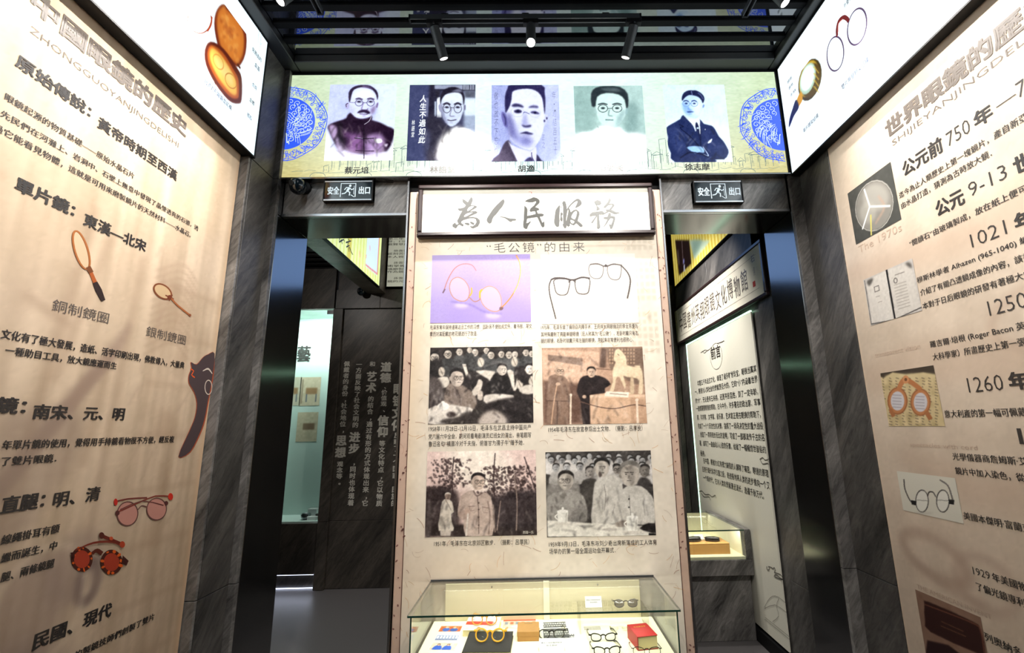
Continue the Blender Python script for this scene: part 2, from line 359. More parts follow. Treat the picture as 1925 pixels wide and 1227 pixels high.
class Paint:
    """soft brush painter on a w x h grid that covers (ua, va)-(ub, vb) of a wall; colours 0-255"""
    def __init__(s, w, h, rect, bg, map=None):
        s.w, s.h, s.rect = w, h, rect; s.a = np.ones((h, w, 3))*np.array(bg, float); s.gain = 1; s.map = map or (lambda x, y: (x, y))
    def px(s, x, y):
        u, v = s.map(x, y); ua, va, ub, vb = s.rect; return (u-ua)/(ub-ua)*s.w-.5, (vb-v)/(vb-va)*s.h-.5
    def mask(s, P, bl):
        P = np.array(P); pad = bl*2.5+2
        x0, x1 = int(max(0, math.floor(P[:, 0].min()-pad))), int(min(s.w, math.ceil(P[:, 0].max()+pad)+1))
        y0, y1 = int(max(0, math.floor(P[:, 1].min()-pad))), int(min(s.h, math.ceil(P[:, 1].max()+pad)+1))
        if x1 <= x0 or y1 <= y0: return None
        q = 3; xs = x0+(np.arange((x1-x0)*q)+.5)/q-.5; ys = y0+(np.arange((y1-y0)*q)+.5)/q-.5
        m = np.zeros((len(ys), len(xs)), bool); n = len(P)
        for i in range(n):
            ax, ay = P[i]; bx_, by = P[(i+1) % n]
            if ay == by: continue
            r = np.where((ys >= min(ay, by)) & (ys < max(ay, by)))[0]
            if not len(r): continue
            xc = ax+(ys[r]-ay)*(bx_-ax)/(by-ay); m[r] ^= (xs[None, :] > xc[:, None])
        m = m.reshape(y1-y0, q, x1-x0, q).mean((1, 3)); return (x0, x1, y0, y1, blur(m, bl))
    def _put(s, mk, col, al):
        if mk is None: return s
        if s.gain != 1 and min(col) < 215: col = [255*((max((c/255)**2.2/s.gain, 0))**(1/2.2)) for c in col]
        x0, x1, y0, y1, m = mk; m = (m*al)[..., None]; t = s.a[y0:y1, x0:x1]; t += (np.array(col, float)-t)*m; return s
    def poly(s, pts, col, bl=.4, al=1, sm=3):
        if isinstance(pts, str): pts = parse(pts)
        if sm: pts = smooth_pts(pts, sm)
        return s._put(s.mask([s.px(*p) for p in pts], bl), col, al)
    def ell(s, cx, cy, rx, ry, col, bl=.4, al=1, rot=0):
        r = math.radians(rot)
        return s.poly([(cx+rx*math.cos(a)*math.cos(r)-ry*math.sin(a)*math.sin(r), cy+rx*math.cos(a)*math.sin(r)+ry*math.sin(a)*math.cos(r)) for a in np.linspace(0, 2*pi, 20, endpoint=False)], col, bl, al, 0)
    def line(s, pts, w, col, bl=.3, al=1, closed=False, sm=4):
        if isinstance(pts, str): pts = parse(pts)
        if sm and len(pts) > 2: pts = smooth_pts(pts, sm) if closed else smooth_open(pts, sm)
        P = [np.array(s.px(*p)) for p in pts]
        if closed: P.append(P[0])
        for a, b in zip(P[:-1], P[1:]):
            d = b-a; L = np.hypot(*d)
            if L < 1e-6: continue
            e = d/L*w*.3; nn = np.array([-d[1], d[0]])/L*w/2; s._put(s.mask([a-e+nn, b+e+nn, b+e-nn, a-e-nn], bl), col, al)
        return s
    def ring(s, cx, cy, rx, ry, w, col, rot=0, bl=.3, al=1):
        r = math.radians(rot)
        return s.line([(cx+rx*math.cos(a)*math.cos(r)-ry*math.sin(a)*math.sin(r), cy+rx*math.cos(a)*math.sin(r)+ry*math.sin(a)*math.cos(r)) for a in np.linspace(0, 2*pi, 22, endpoint=False)], w, col, bl, al, True, 0)
    def noise(s, amt, sc=1.0, mono=True, sx=None):
        sx = sx or sc
        n = blur(RS.randn(s.h, s.w), 0) if max(sc, sx) < .5 else None
        if n is None:
            hh, ww = max(2, int(s.h/sc)+2), max(2, int(s.w/sx)+2); g = RS.randn(hh, ww)
            yy = np.linspace(0, hh-1.001, s.h); xx = np.linspace(0, ww-1.001, s.w); yi = yy.astype(int); xi = xx.astype(int); fy = (yy-yi)[:, None]; fx = (xx-xi)[None, :]
            fy = fy*fy*(3-2*fy); fx = fx*fx*(3-2*fx)
            n = g[yi][:, xi]*(1-fy)*(1-fx)+g[yi+1][:, xi]*fy*(1-fx)+g[yi][:, xi+1]*(1-fy)*fx+g[yi+1][:, xi+1]*fy*fx
        s.a += n[..., None]*amt; return s
    def folds(s, x0, y0, x1, y1, n=14, al=.28, L=.35):
        for k in range(n):
            x = x0+RS.rand()*(x1-x0); y = y0+RS.rand()*(y1-y0); dx = (x1-x0)*L*(RS.rand()-.5); dy = (y1-y0)*L*(.4+RS.rand()*.6)
            c = s.a.mean((0, 1)); lo = k % 2; s.line([(x, y), (x+dx*.6, y+dy*.5), (x+dx, y+dy)], 2+RS.rand()*2, (20, 16, 18) if lo else (235, 228, 220), 1.3, al*(1 if lo else .6))
        return s
    def grain(s, k=1.0): return s.noise(4*k, 1.2).noise(5*k, 3.2).noise(5*k, 7).noise(4*k, 18)
    def vgrad(s, top, bot): t = np.linspace(0, 1, s.h)[:, None, None]; s.a = s.a*0+np.array(top, float)*(1-t)+np.array(bot, float)*t; return s
    def build(s, board, name, mat='print', n=.001, parent=None, label=None):
        s.a = np.clip(s.a, 0, 255)
        w, h = s.w, s.h; ua, va, ub, vb = s.rect
        us = np.linspace(ua, ub, w)-board.u0; vs = np.linspace(vb, va, h)-board.v0
        co = np.empty((h, w, 3), np.float32); co[..., 0] = us[None]; co[..., 1] = vs[:, None]; co[..., 2] = n
        c = s.a/255; c = np.where(c <= .04045, c/12.92, ((c+.055)/1.055)**2.4); col = np.ones((h, w, 4), np.float32); col[..., :3] = c
        idx = np.arange(w*h).reshape(h, w); q = np.stack([idx[1:, :-1], idx[1:, 1:], idx[:-1, 1:], idx[:-1, :-1]], -1).reshape(-1, 4)
        me = bpy.data.meshes.new(name); me.vertices.add(w*h); me.vertices.foreach_set('co', co.ravel())
        me.loops.add(q.size); me.loops.foreach_set('vertex_index', q.ravel().astype(np.int32)); me.polygons.add(len(q))
        me.polygons.foreach_set('loop_start', np.arange(0, q.size, 4, dtype=np.int32)); me.update(calc_edges=True)
        at = me.color_attributes.new('Col', 'FLOAT_COLOR', 'POINT'); at.data.foreach_set('color', col.ravel())
        me.materials.append(M[mat] if isinstance(mat, str) else mat)
        o = bpy.data.objects.new(name, me); COL.objects.link(o); o.parent = parent or board.o
        return prop(o, label) if label else o

# ================================================================== THE SETTING
XL, XR, YF = -1.70, 1.77, 2.64
fl = bx('floor', 'floor', -4.6, 2.1, -2.6, 6.0, -0.06, 0.0, kind='structure')
# ceiling of the first room: black mirror sheet, slats hung under it, edge angles
ceil = bx('ceiling', 'ceil_mirror', -1.74, 1.81, -2.6, 2.66, 4.15, 4.2, kind='structure')
bx('edge_angle', 'charcoal', XL+.001, -1.56, -2.5, 2.60, 4.096, 4.149, ceil, .004)
bx('edge_angle', 'charcoal', 1.66, XR-.001, -2.5, 2.60, 4.096, 4.149, ceil, .004)
bx('edge_angle', 'charcoal', -1.555, 1.655, 2.505, 2.60, 4.094, 4.149, ceil, .004)
s0 = bx('slat', 'slat', -1.555, 1.655, 0, .043, 4.132, 4.1485, ceil, .002); first = True
y = 2.366
while y > -2.4:
    s = s0 if first else s0.copy()
    if not first: COL.objects.link(s); s.parent = ceil
    s.location = (0, y, 0); first = False; y -= .1130
# side walls
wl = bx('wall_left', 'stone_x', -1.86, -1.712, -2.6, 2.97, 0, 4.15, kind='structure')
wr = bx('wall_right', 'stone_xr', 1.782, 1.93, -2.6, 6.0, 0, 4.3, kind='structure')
bx('wall_back', 'charcoal', -1.86, 1.93, -2.75, -2.6, 0, 4.2, kind='structure')
G = .0018
for z0, z1 in ((.0, .897), (.897, 3.284), (3.284, 4.094)):
    bx('stone_slab', 'stone_y', -1.712, -1.652, 2.336, 2.352, z0+G, z1-G, wl, .0015)          # narrow return that faces the room
    bx('stone_slab', 'stone_x', -1.665, -1.648, 2.353, 2.568, z0+G, z1-G, wl, .0015)         # broad face of the pilaster
    bx('stone_slab', 'stone_y', -1.712, -1.612, 2.569, 2.598, z0+G, z1-G, wl, .0015)
    bx('stone_slab', 'stone_xr', 1.770, 1.782, 2.325, 2.60, z0+G, z1-G, wr, .0015)
    bx('stone_slab', 'stone_y', 1.700, 1.782, 2.601, 2.625, z0+G, z1-G, wr, .0015)
bx('wall_core', 'black', -1.712, -1.666, 2.353, 2.568, 0, 4.09, wl)
# front wall with its two doorways
wf = bx('wall_front', 'black', -1.70, 1.77, 2.665, 2.965, 3.08, 4.15, kind='structure')
bx('pier', 'black', -.795, .850, 2.665, 2.965, 0, 3.08, wf)
for a, b in ((-1.61, -.80), (.855, 1.70)):
    bx('stone_slab', 'stone_y', a+.001, b-.001, YF, YF+.022, 3.074, 3.30, wf, .0015)
for nm, a, b, jl, jr in (('door_1', -1.61, -.80, (-1.70, -1.612, 2.60), (-.800, -.796, 2.645)), ('door_2', .855, 1.70, (.851, .855, 2.645), (1.700, 1.77, 2.627))):
    d = bx(nm, 'black_steel', a, b, YF+.024, 2.97, 3.052, 3.078, kind='structure')                      # soffit lining; the doorway stands open
    bx('metal_trim', 'steel', a, b, YF-.008, YF+.022, 3.052, 3.072, d, .002)
    for x0, x1, y0 in (jl, jr): bx('jamb_panel', 'black_steel', x0, x1, y0, 2.97, 0, 3.05, d, .002)
    if a < 0: bx('edge_strip', 'steel', -.802, -.788, 2.612, 2.663, 0, 3.29, d, .002); bx('edge_strip', 'black_steel', -1.628, -1.612, 2.60, 2.639, 3.055, 3.29, d, .002)
    else: bx('edge_strip', 'steel', .845, .859, 2.612, 2.663, 0, 3.29, d, .002); bx('edge_strip', 'black_steel', 1.706, 1.722, 2.628, 2.639, 3.055, 3.29, d, .002)

# the room behind
BY = 5.20
cb = bx('ceiling', 'black', -1.74, 1.78, 2.97, 5.4, 4.2, 4.3, kind='structure'); cb.name = 'ceiling'
s1 = bx('slat', 'charcoal', -1.72, 1.73, 0, .042, 4.12, 4.16, cb, .002)
for k in range(19):
    s = s1 if k == 0 else s1.copy()
    if k: COL.objects.link(s); s.parent = cb
    s.location = (0, 3.05+k*.112, 0)
cl = bx('ceiling', 'stone_beam', -4.5, -2.03, 2.97, 5.4, 3.78, 3.84, kind='structure')
s2_ = bx('slat', 'black', -4.45, -2.04, 0, .06, 3.66, 3.70, cl, .002)
for k in range(16):
    s = s2_ if k == 0 else s2_.copy()
    if k: COL.objects.link(s); s.parent = cl
    s.location = (0, 3.05+k*.14, 0)
bm_ = bx('trim_1', 'stone_beam', -2.02, -1.80, 2.97, 5.18, 3.33, 4.25, kind='structure', bevel=.002)
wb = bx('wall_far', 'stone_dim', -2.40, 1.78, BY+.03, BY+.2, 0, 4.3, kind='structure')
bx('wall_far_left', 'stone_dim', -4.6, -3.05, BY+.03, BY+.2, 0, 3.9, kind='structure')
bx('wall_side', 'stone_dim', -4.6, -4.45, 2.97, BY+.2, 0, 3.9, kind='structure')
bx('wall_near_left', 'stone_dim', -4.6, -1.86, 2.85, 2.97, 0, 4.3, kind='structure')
# slabs of the far wall: lettered slab, skirting course, head course
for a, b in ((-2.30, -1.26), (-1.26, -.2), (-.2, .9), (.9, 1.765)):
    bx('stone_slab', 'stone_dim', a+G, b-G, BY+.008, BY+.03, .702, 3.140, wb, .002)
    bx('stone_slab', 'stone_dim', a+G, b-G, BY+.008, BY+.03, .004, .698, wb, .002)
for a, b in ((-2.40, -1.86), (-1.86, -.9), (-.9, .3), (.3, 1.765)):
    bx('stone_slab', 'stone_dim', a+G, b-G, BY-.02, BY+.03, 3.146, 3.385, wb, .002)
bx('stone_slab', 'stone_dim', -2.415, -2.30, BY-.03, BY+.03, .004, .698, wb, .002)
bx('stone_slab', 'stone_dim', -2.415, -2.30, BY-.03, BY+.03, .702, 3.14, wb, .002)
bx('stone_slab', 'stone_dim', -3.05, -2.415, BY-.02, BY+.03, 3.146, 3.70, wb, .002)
# right wall of the room behind: slabs between the doorway and the foreword board, and above the plaque
for y0, y1 in ((2.972, 3.29), ):
    for z0, z1 in ((0, .62), (.62, 3.2)): bx('stone_slab', 'stone_xr', 1.768, 1.782, y0+G, y1-G, z0+G, z1-G, wr, .0015)
for y0, y1 in ((2.972, 4.2), (4.2, 5.2)): bx('stone_slab', 'stone_xr', 1.768, 1.782, y0+G, y1-G, 3.0+G, 3.32, wr, .0015)
bx('stone_slab', 'stone_xr', 1.768, 1.782, 4.96, 5.2, .62, 2.99, wr, .0015)
bx('baseboard_right', 'black', 1.745, 1.782, 3.30, 5.2, 0, .10, kind='structure', bevel=.002)

# ================================================================== SIDE WALL GRAPHIC BOARDS
PI2 = 2*pi
def side_board(kind, pos, label, yend, ztop):
    sg = 1 if kind == 'L' else -1
    ua, ub = (-1.3, yend) if kind == 'L' else (-yend, 1.3)
    b = Board('exhibition_board', kind, pos, (ua+ub)/2, .1, label, 'display board', 'tall graphic boards on the two side walls')
    b.box('panel', 'cream', ua, ub, .1, ztop, -.011, -.0005, parent=b.o)
    b.rect = (ua, .1, ub, ztop); return b
LW = side_board('L', XL, 'tall beige board headed with bold Chinese title about spectacles, on the left wall', 2.331, 3.31)
RW = side_board('R', XR, 'tall beige board with dates and small photos down its edge, on the right wall', 2.318, 3.29)
# paper colour and ghost pictures of the left board
c2m = lambda x, y: LW.uv(x*.5108, 600+y*.511)
c1m = lambda x, y: LW.uv(x*.5053, y*.5053)
p = Paint(330, 300, LW.rect, (214, 190, 162))
p.noise(5, 26).noise(7, 50, sx=5).noise(3, 9).noise(6, 80, sx=2.2).noise(2.5, 1.2)
br = (178, 148, 122)
for k in range(9):                                     # column shafts and street fronts seen faintly through the paper colour
    u = 1.94+.045*k; p.poly([(u, .5), (u+.012, .5), (u+.012, 2.45-.05*(k % 3)), (u, 2.45-.05*(k % 3))], br, .8, .32, 0)
for k in range(8):
    z = .75+.23*k; p.poly([(1.93, z), (2.30, z), (2.30, z+.03), (1.93, z+.03)], br, .7, .3, 0)
for k in range(5):
    z = 1.25+.24*k; p.ell(2.06+.05*RS.rand(), z+.05*RS.rand(), .03+.03*RS.rand(), .07, br, 1.2, .3); None
for k in range(26):
    u = -1.1+RS.rand()*2.8; z = .3+RS.rand()*2.2; r = .04+RS.rand()*.12
    p.ell(u, z, r, r*(1+RS.rand()), (166, 138, 120), 1.4, .42); p.ell(u+.02, z-.03, r*.6, r*.7, (222, 200, 172), 1.4, .5)
for k in range(14):
    u = .2+RS.rand()*1.7; p.line([(u, 1.2+RS.rand()), (u+.1*RS.randn(), 2.0+RS.rand()*.6)], 2.5, (174, 146, 120), 1, .5)
p.ell(1.62, 1.12, .13, .19, (140, 118, 112), 3, .42); p.ell(1.76, 1.22, .10, .13, (150, 128, 120), 2, .40)
p.ell(1.58, .85, .22, .16, (120, 102, 100), 4, .45); p.ring(1.82, 1.15, .035, .07, 3, (128, 108, 102), 0, .8, .5)
p.ring(1.66, 1.12, .15, .20, 2, (232, 212, 186), 0, .6, .4); p.ring(1.50, .80, .12, .16, 2, (150, 128, 118), 0, .6, .5)
for k in range(16): p.line([(1.22+.03*k, 1.15+.05*k), (1.32+.03*k, 1.26+.05*k), (1.36+.03*k, 1.40+.05*k)], 3, (166, 140, 122), .8, .4)
for k in range(12): p.line([(1.90, 2.42-.035*k), (2.04, 2.50-.035*k), (2.14, 2.44-.035*k)], 1.2, (184, 156, 130), .5, .55)
for k in range(34): u = 1.86+RS.rand()*.36; z = .5+RS.rand()*2.0; p.line([(u, z), (u+.03*RS.randn(), z+.05+.12*RS.rand())], 1, (180, 152, 128), .5, .4)
for k in range(6): p.line([(1.33+.04*k, 1.35), (1.42+.05*k, 1.62), (1.46+.04*k, 1.78)], 5, (160, 138, 122), 1.5, .30)
p.poly([(2.315, 3.3), (2.331, 3.3), (2.331, .1), (2.30, .1)], (232, 190, 150), 1.2, .55, 0)
p.build(LW, 'background_print', 'print_side', .0)
# dark inkstone shape with burnt edge near the pilaster, magnifiers, folding spectacles
f = Flat(LW, c2m)
f.poly('788,125 765,128 745,140 722,165 700,157 703,180 693,205 693,235 712,268 722,310 715,360 695,410 655,505 700,490 738,420 755,370 768,300 785,210', (176, 84, 52), 3)
f.poly('789,126 766,129 746,141 723,167 702,158 705,181 695.5,205 695.5,234 714.5,268 724.5,310 717.5,360 697,411 656,504 698,487 734,418 751,368 764,300 781,210', (82, 68, 70), 3)
f.stroke('700,182 712,190 704,204 716,214', .006, (236, 96, 40), 2)
f.stroke('745,190 765,182 780,200', (.004, .010, .004), (225, 210, 195), 3)
f.ell((766, 250), 13, 26, (225, 210, 195), .005)
f.build('dark_vessel_print', 'print')
f = Flat(LW, c1m)
f.ell((300, 930), 27, 77, (150, 88, 48), 0, -.30); f.ell((300, 930), 20, 70, (216, 190, 156), 0, -.30)
f.ell((302, 930), 24, 74, (176, 108, 58), .006, -.30)
f.stroke('332,1002 348,1040 365,1078', (.014, .016, .018), (178, 92, 44), 2); f.stroke('352,1050 366,1080 383,1118', (.020, .026, .018), (52, 38, 36), 2)
f.stroke('326,992 338,1014', .02, (120, 70, 40))
f.build('magnifier_print', 'print', )
f = Flat(LW, c1m)
f.ell((604, 1084), 40, 26, (156, 98, 60), 0, .62); f.ell((604, 1084), 33, 20, (206, 176, 136), 0, .62)
f.ell((604, 1084), 37, 23, (120, 66, 40), .005, .62)
f.ell((630, 1106), 9, 9, (112, 56, 34)); f.stroke('614,1098 645,1112', .006, (120, 60, 36)); f.stroke('628,1118 640,1096', .006, (120, 60, 36))
f.stroke('636,1110 660,1136 705,1172', .009, (166, 98, 56), 2); f.ell((705, 1172), 5, 5, (140, 80, 48))
f.build('hand_mirror_print', 'print')
f = Flat(LW, c2m)
for cx_, ry in ((468, 44), (575, 40)):
    f.ell((cx_, 715 if cx_ < 500 else 698), 38 if cx_ < 500 else 36, ry, (206, 146, 132), 0, .15); f.ell((cx_, 715 if cx_ < 500 else 698), 38 if cx_ < 500 else 36, ry, (112, 74, 68), .005, .15)
f.stroke('506,700 520,686 538,690', .005, (112, 74, 68), 3); f.stroke('418,672 470,660 540,656', .006, (120, 52, 46), 2)
f.stroke('425,712 500,678 570,650 628,652', .006, (136, 60, 50), 2); f.stroke('440,700 520,668 600,684', .004, (110, 60, 56), 2)
f.ell((424, 672), 7, 13, (206, 50, 40)); f.ell((626, 652), 9, 13, (214, 52, 36)); f.ell((430, 712), 8, 9, (92, 50, 48)); f.ell((610, 676), 7, 8, (92, 50, 48))
f.build('folding_spectacles_print', 'print')
f = Flat(LW, c2m)
for cx_, cy_ in ((300, 882), (408, 893)):
    f.ell((cx_, cy_), 40, 46, (78, 34, 24)); f.ell((cx_, cy_), 29, 33, (176, 62, 38))
    for k in range(9): a = k*.7+cx_+RS.rand()*.5; f.ell((cx_+35*math.cos(a), cy_+40*math.sin(a)), 3+6*RS.rand(), 3+4*RS.rand(), (226, 96, 30), 0, a)
f.stroke('335,862 352,850 372,862', .014, (96, 40, 26), 3); f.poly('255,858 272,856 270,880 258,872', (70, 30, 24)); f.poly('448,868 470,888 462,906 444,896', (70, 30, 24))
f.stroke('272,850 340,822 410,818 445,830', (.006, .010), (130, 50, 34), 3); f.stroke('370,796 410,812 446,826', (.012, .008), (112, 42, 30), 2)
f.ell((370, 795), 10, 12, (92, 40, 30)); f.ell((446, 828), 10, 12, (186, 70, 40)); f.ell((405, 806), 7, 7, (206, 84, 50))
f.build('tortoiseshell_spectacles_print', 'print')
TL_ = [  # text, u start, u end, baseline z, height, weight, ink
 ('中國眼鏡的歷史', 1.262, 1.946, 3.126, .090, .040, 'ink_soft'), ('ZHONGGUOYANJINGDELISHI', 1.279, 1.912, 3.040, .034, -.010, 'ink_soft'),
 ('原始傳說：', 1.262, 1.512, 2.897, .052, .030, 'ink'), ('黃帝時期至西漢', 1.542, 1.931, 2.881, .052, .024, 'ink'),
 ('眼鏡起源的物質基礎——原始水晶石片', 1.257, 1.723, 2.766, .027, .014, 'ink'), ('先民們在河灘上、岩洞中、石壁上無意中發現了晶瑩透亮的石頭，透', 1.257, 2.100, 2.705, .026, .014, 'ink'),
 ('過它能看見物體，這就是可用來磨製鏡片的天然材料——水晶石。', 1.245, 2.060, 2.650, .027, .014, 'ink'), ('單片鏡：', 1.334, 1.525, 2.491, .052, .034, 'ink'),
 ('東漢—北宋', 1.560, 1.832, 2.478, .052, .024, 'ink'), ('銅制鏡圈', 1.514, 1.723, 2.130, .044, 0, 'ink_soft'), ('銀制鏡圈', 1.898, 2.120, 2.118, .046, 0, 'ink_soft'),
 ('文化有了極大發展，造紙、活字印刷出現，佛教傳入，大量典', 1.386, 2.132, 2.003, .033, .016, 'ink'), ('一種助目工具，放大鏡應運而生', 1.406, 1.789, 1.955, .030, .016, 'ink'),
 ('鏡：', 1.410, 1.498, 1.768, .054, .034, 'ink'), ('南宋、元、明', 1.521, 1.859, 1.752, .052, .030, 'ink'),
 ('年單片鏡的使用，覺得用手持鏡看物很不方便，經反複', 1.453, 2.133, 1.654, .031, .016, 'ink'), ('了雙片眼鏡．', 1.459, 1.625, 1.604, .029, .016, 'ink'),
 ('直腿：', 1.484, 1.612, 1.453, .055, .034, 'ink'), ('明、清', 1.640, 1.810, 1.446, .054, .026, 'ink'),
 ('線繩掛耳有額', 1.505, 1.679, 1.358, .030, .016, 'ink'), ('繼而誕生，中', 1.515, 1.681, 1.301, .030, .016, 'ink'), ('腿、兩條鏡腿', 1.526, 1.683, 1.242, .030, .016, 'ink'),
 ('民國、現代', 1.660, 1.941, .985, .055, .034, 'ink'), ('的製鏡技師們創製了雙片', 1.815, 2.160, .888, .028, .016, 'ink')]
for t, a, b, z, h, wt, ink in TL_: LW.text(t, a, b, z, h, ink, bold=wt)
# right board
r3m = lambda x, y: RW.uv(1500+x*.5053, y*.5053)
r4m = lambda x, y: RW.uv(1500+x*.5108, 600+y*.511)
p = Paint(330, 300, RW.rect, (216, 198, 178))
p.noise(4, 24).noise(3.5, 60, sx=8).noise(2.5, 8).noise(2.5, 1.2)
gh = (196, 166, 142)
p.poly([(-2.30, 2.55), (-1.6, 2.5), (-1.2, 2.62), (-1.2, 2.42), (-1.7, 2.36), (-2.28, 2.44)], gh, 3, .35)
p.poly([(-2.30, 1.98), (-1.9, 2.05), (-1.4, 1.92), (-1.3, 1.78), (-1.9, 1.86), (-2.28, 1.84)], gh, 3, .32)
p.poly([(-2.2, 1.56), (-1.7, 1.5), (-1.3, 1.62), (-1.3, 1.4), (-1.9, 1.36)], gh, 3, .28)
p.ring(-2.08, 1.10, .16, .085, 4, (176, 150, 132), -12, 1, .38); p.ring(-1.86, 1.06, .12, .10, 3, (180, 154, 136), 8, 1, .3); p.line([(-2.18, 1.05), (-2.0, .98), (-1.86, .98)], 3, (184, 158, 140), 1, .35)
for k in range(22):
    u = -1.3+RS.rand()*2.4; z = .3+RS.rand()*2.6; r = .05+RS.rand()*.14; p.ell(u, z, r, r*(.6+RS.rand()), gh, 3, .25)
for k in range(5): p.ring(-1.45+.1*k, 2.05-.16*k, .18, .11, 3, (186, 158, 136), 10, 1, .3)
p.poly([(-2.318, 3.3), (-2.306, 3.3), (-2.306, .1), (-2.318, .1)], (240, 214, 186), .8, .7, 0)
p.build(RW, 'background_print', 'print_side', .0)
M['ink_ghost'] = plain('faint ghost print', rgb(196, 172, 152), .6)
for t, a, b, z, h in (('The 1970s', -2.21, -1.93, 2.585, .04), ('transparent vision', -2.22, -1.95, 2.01, .03), ('spectacles with cord', -2.10, -1.78, 1.57, .025), ('THE AMERICAN INVENT', -2.20, -1.86, .93, .02)):
    RW.text(t, a, b, z, h, 'ink_ghost', .0010, 0)
TR_ = [('世界眼鏡的歷史', -1.917, -1.19, 3.058, .098, .040, 'ink_soft'), ('SHIJIEYANJINGDELISHI', -1.894, -1.19, 3.000, .038, -.010, 'ink_soft'),
 ('公元前', -1.867, -1.662, 2.824, .076, .026, 'ink'), ('750', -1.641, -1.543, 2.828, .062, -.012, 'ink'), ('年', -1.525, -1.455, 2.824, .068, .026, 'ink'), ('—710', -1.440, -1.27, 2.832, .060, -.012, 'ink'),
 ('迄今為止人類歷史上第一塊鏡片，產自新亞述', -1.911, -1.325, 2.738, .032, .014, 'ink'), ('由水晶打造，猜測為古時放大鏡．', -1.910, -1.490, 2.684, .032, .014, 'ink'),
 ('公元', -1.749, -1.622, 2.560, .072, .026, 'ink'), ('9-13', -1.600, -1.458, 2.574, .058, -.012, 'ink'), ('世紀', -1.432, -1.30, 2.564, .070, .036, 'ink'),
 ('“閱讀石”由玻璃製成，放在紙上便可放', -1.905, -1.375, 2.490, .030, .014, 'ink'), ('1021', -1.634, -1.502, 2.372, .056, -.012, 'ink'), ('年', -1.472, -1.405, 2.366, .064, .036, 'ink'),
 ('穆斯林學者 Alhazen (965-1040) 編', -1.903, -1.440, 2.308, .032, .010, 'ink'), ('介紹了有關凸透鏡成像的內容，該書', -1.898, -1.445, 2.250, .030, .014, 'ink'),
 ('本對于日后眼鏡的研發有著極大的', -1.899, -1.455, 2.188, .030, .014, 'ink'), ('1250', -1.625, -1.492, 2.088, .058, -.012, 'ink'), ('年', -1.47, -1.40, 2.084, .064, .036, 'ink'),
 ('羅吉爾·培根 (Roger Bacon 英', -1.899, -1.515, 2.007, .034, .012, 'ink'), ('大科學家）所畫歷史上第一張', -1.898, -1.525, 1.954, .031, .014, 'ink'),
 ('1260', -1.767, -1.632, 1.803, .060, -.012, 'ink'), ('年', -1.611, -1.54, 1.800, .066, .036, 'ink'), ('意大利產的第一幅可佩戴', -1.894, -1.575, 1.705, .032, .014, 'ink'),
 ('1', -1.620, -1.606, 1.606, .056, -.012, 'ink'), ('光學儀器商詹姆斯·艾', -1.895, -1.608, 1.530, .030, .014, 'ink'), ('鏡片中加入染色，從而', -1.895, -1.600, 1.472, .030, .014, 'ink'),
 ('4', -1.625, -1.595, 1.385, .05, -.012, 'ink'), ('美國本傑明·富蘭克', -1.897, -1.645, 1.293, .031, .014, 'ink'), ('1929', -1.902, -1.835, 1.083, .028, -.008, 'ink'), ('年美國物理', -1.826, -1.672, 1.082, .031, .014, 'ink'),
 ('了偏光鏡專利', -1.901, -1.722, 1.024, .031, .014, 'ink'), ('列奧納多·達', -1.906, -1.725, .840, .032, .014, 'ink')]
for t, a, b, z, h, wt, ink in TR_: RW.text(t, a, b, z, h, ink, bold=wt)
# photo 1: crystal lens on a stand
p = Paint(100, 96, (-2.222, 2.640, -1.922, 2.943), (72, 72, 68), r3m); p.noise(3, 6)
p.ell(285, 765, 66, 92, (150, 146, 138), .8, .8, 12); p.ell(290, 735, 48, 50, (172, 168, 160), 3, .7); p.ell(262, 790, 30, 40, (186, 182, 172), 3, .5)
p.ring(285, 765, 68, 94, 1.2, (196, 192, 184), 12); p.line('300,730 322,770 290,830', 4, (178, 150, 132), 1.2, .6)
p.line('268,768 342,766', 3, (235, 235, 230)); p.line('268,766 248,705', 3, (235, 235, 230)); p.line('268,768 242,850', 3, (235, 235, 230))
p.line('272,800 274,872', 3, (206, 196, 110)); p.build(RW, 'photo_print', n=.0014, label='small grey photo of a round crystal lens on a stand')
# photo 2: open old book
p = Paint(100, 84, (-2.213, 2.185, -1.905, 2.435), (196, 190, 184), r3m)
p.poly('256,1046 328,1008 362,1186 278,1200', (214, 208, 200), .4, 1, 0); p.poly('332,1006 418,978 456,1140 366,1182', (206, 200, 192), .4, 1, 0)
p.noise(4, 3); p.line('330,1002 362,1186', 3.5, (22, 20, 20)); p.line('250,1044 275,1204', 1.2, (60, 56, 54)); p.line('275,1204 360,1188 460,1142', 1.5, (50, 46, 44), sm=0)
p.poly('258,1046 282,1036 268,1064', (60, 56, 52), 1.5, .8); p.poly('400,982 418,978 424,1000', (60, 56, 52), 1.5, .8)
p.line('285,1068 302,1062 304,1080 288,1086', 1.1, (60, 54, 50), closed=True, sm=0); p.line('292,1104 306,1100', 1, (150, 140, 132)); p.line('300,1124 314,1120', 1, (150, 140, 132))
p.ring(364, 1044, 6, 9, 1.2, (90, 84, 80)); p.line('362,1024 396,1012', 1.3, (120, 112, 106))
for k in range(9): p.line([(358+2*k, 1064+11*k-3), (402+2*k, 1050+11*k-3)], 1, (142, 134, 126), .3, .8)
p.build(RW, 'photo_print', n=.0014, label='small photo of an open antique book')
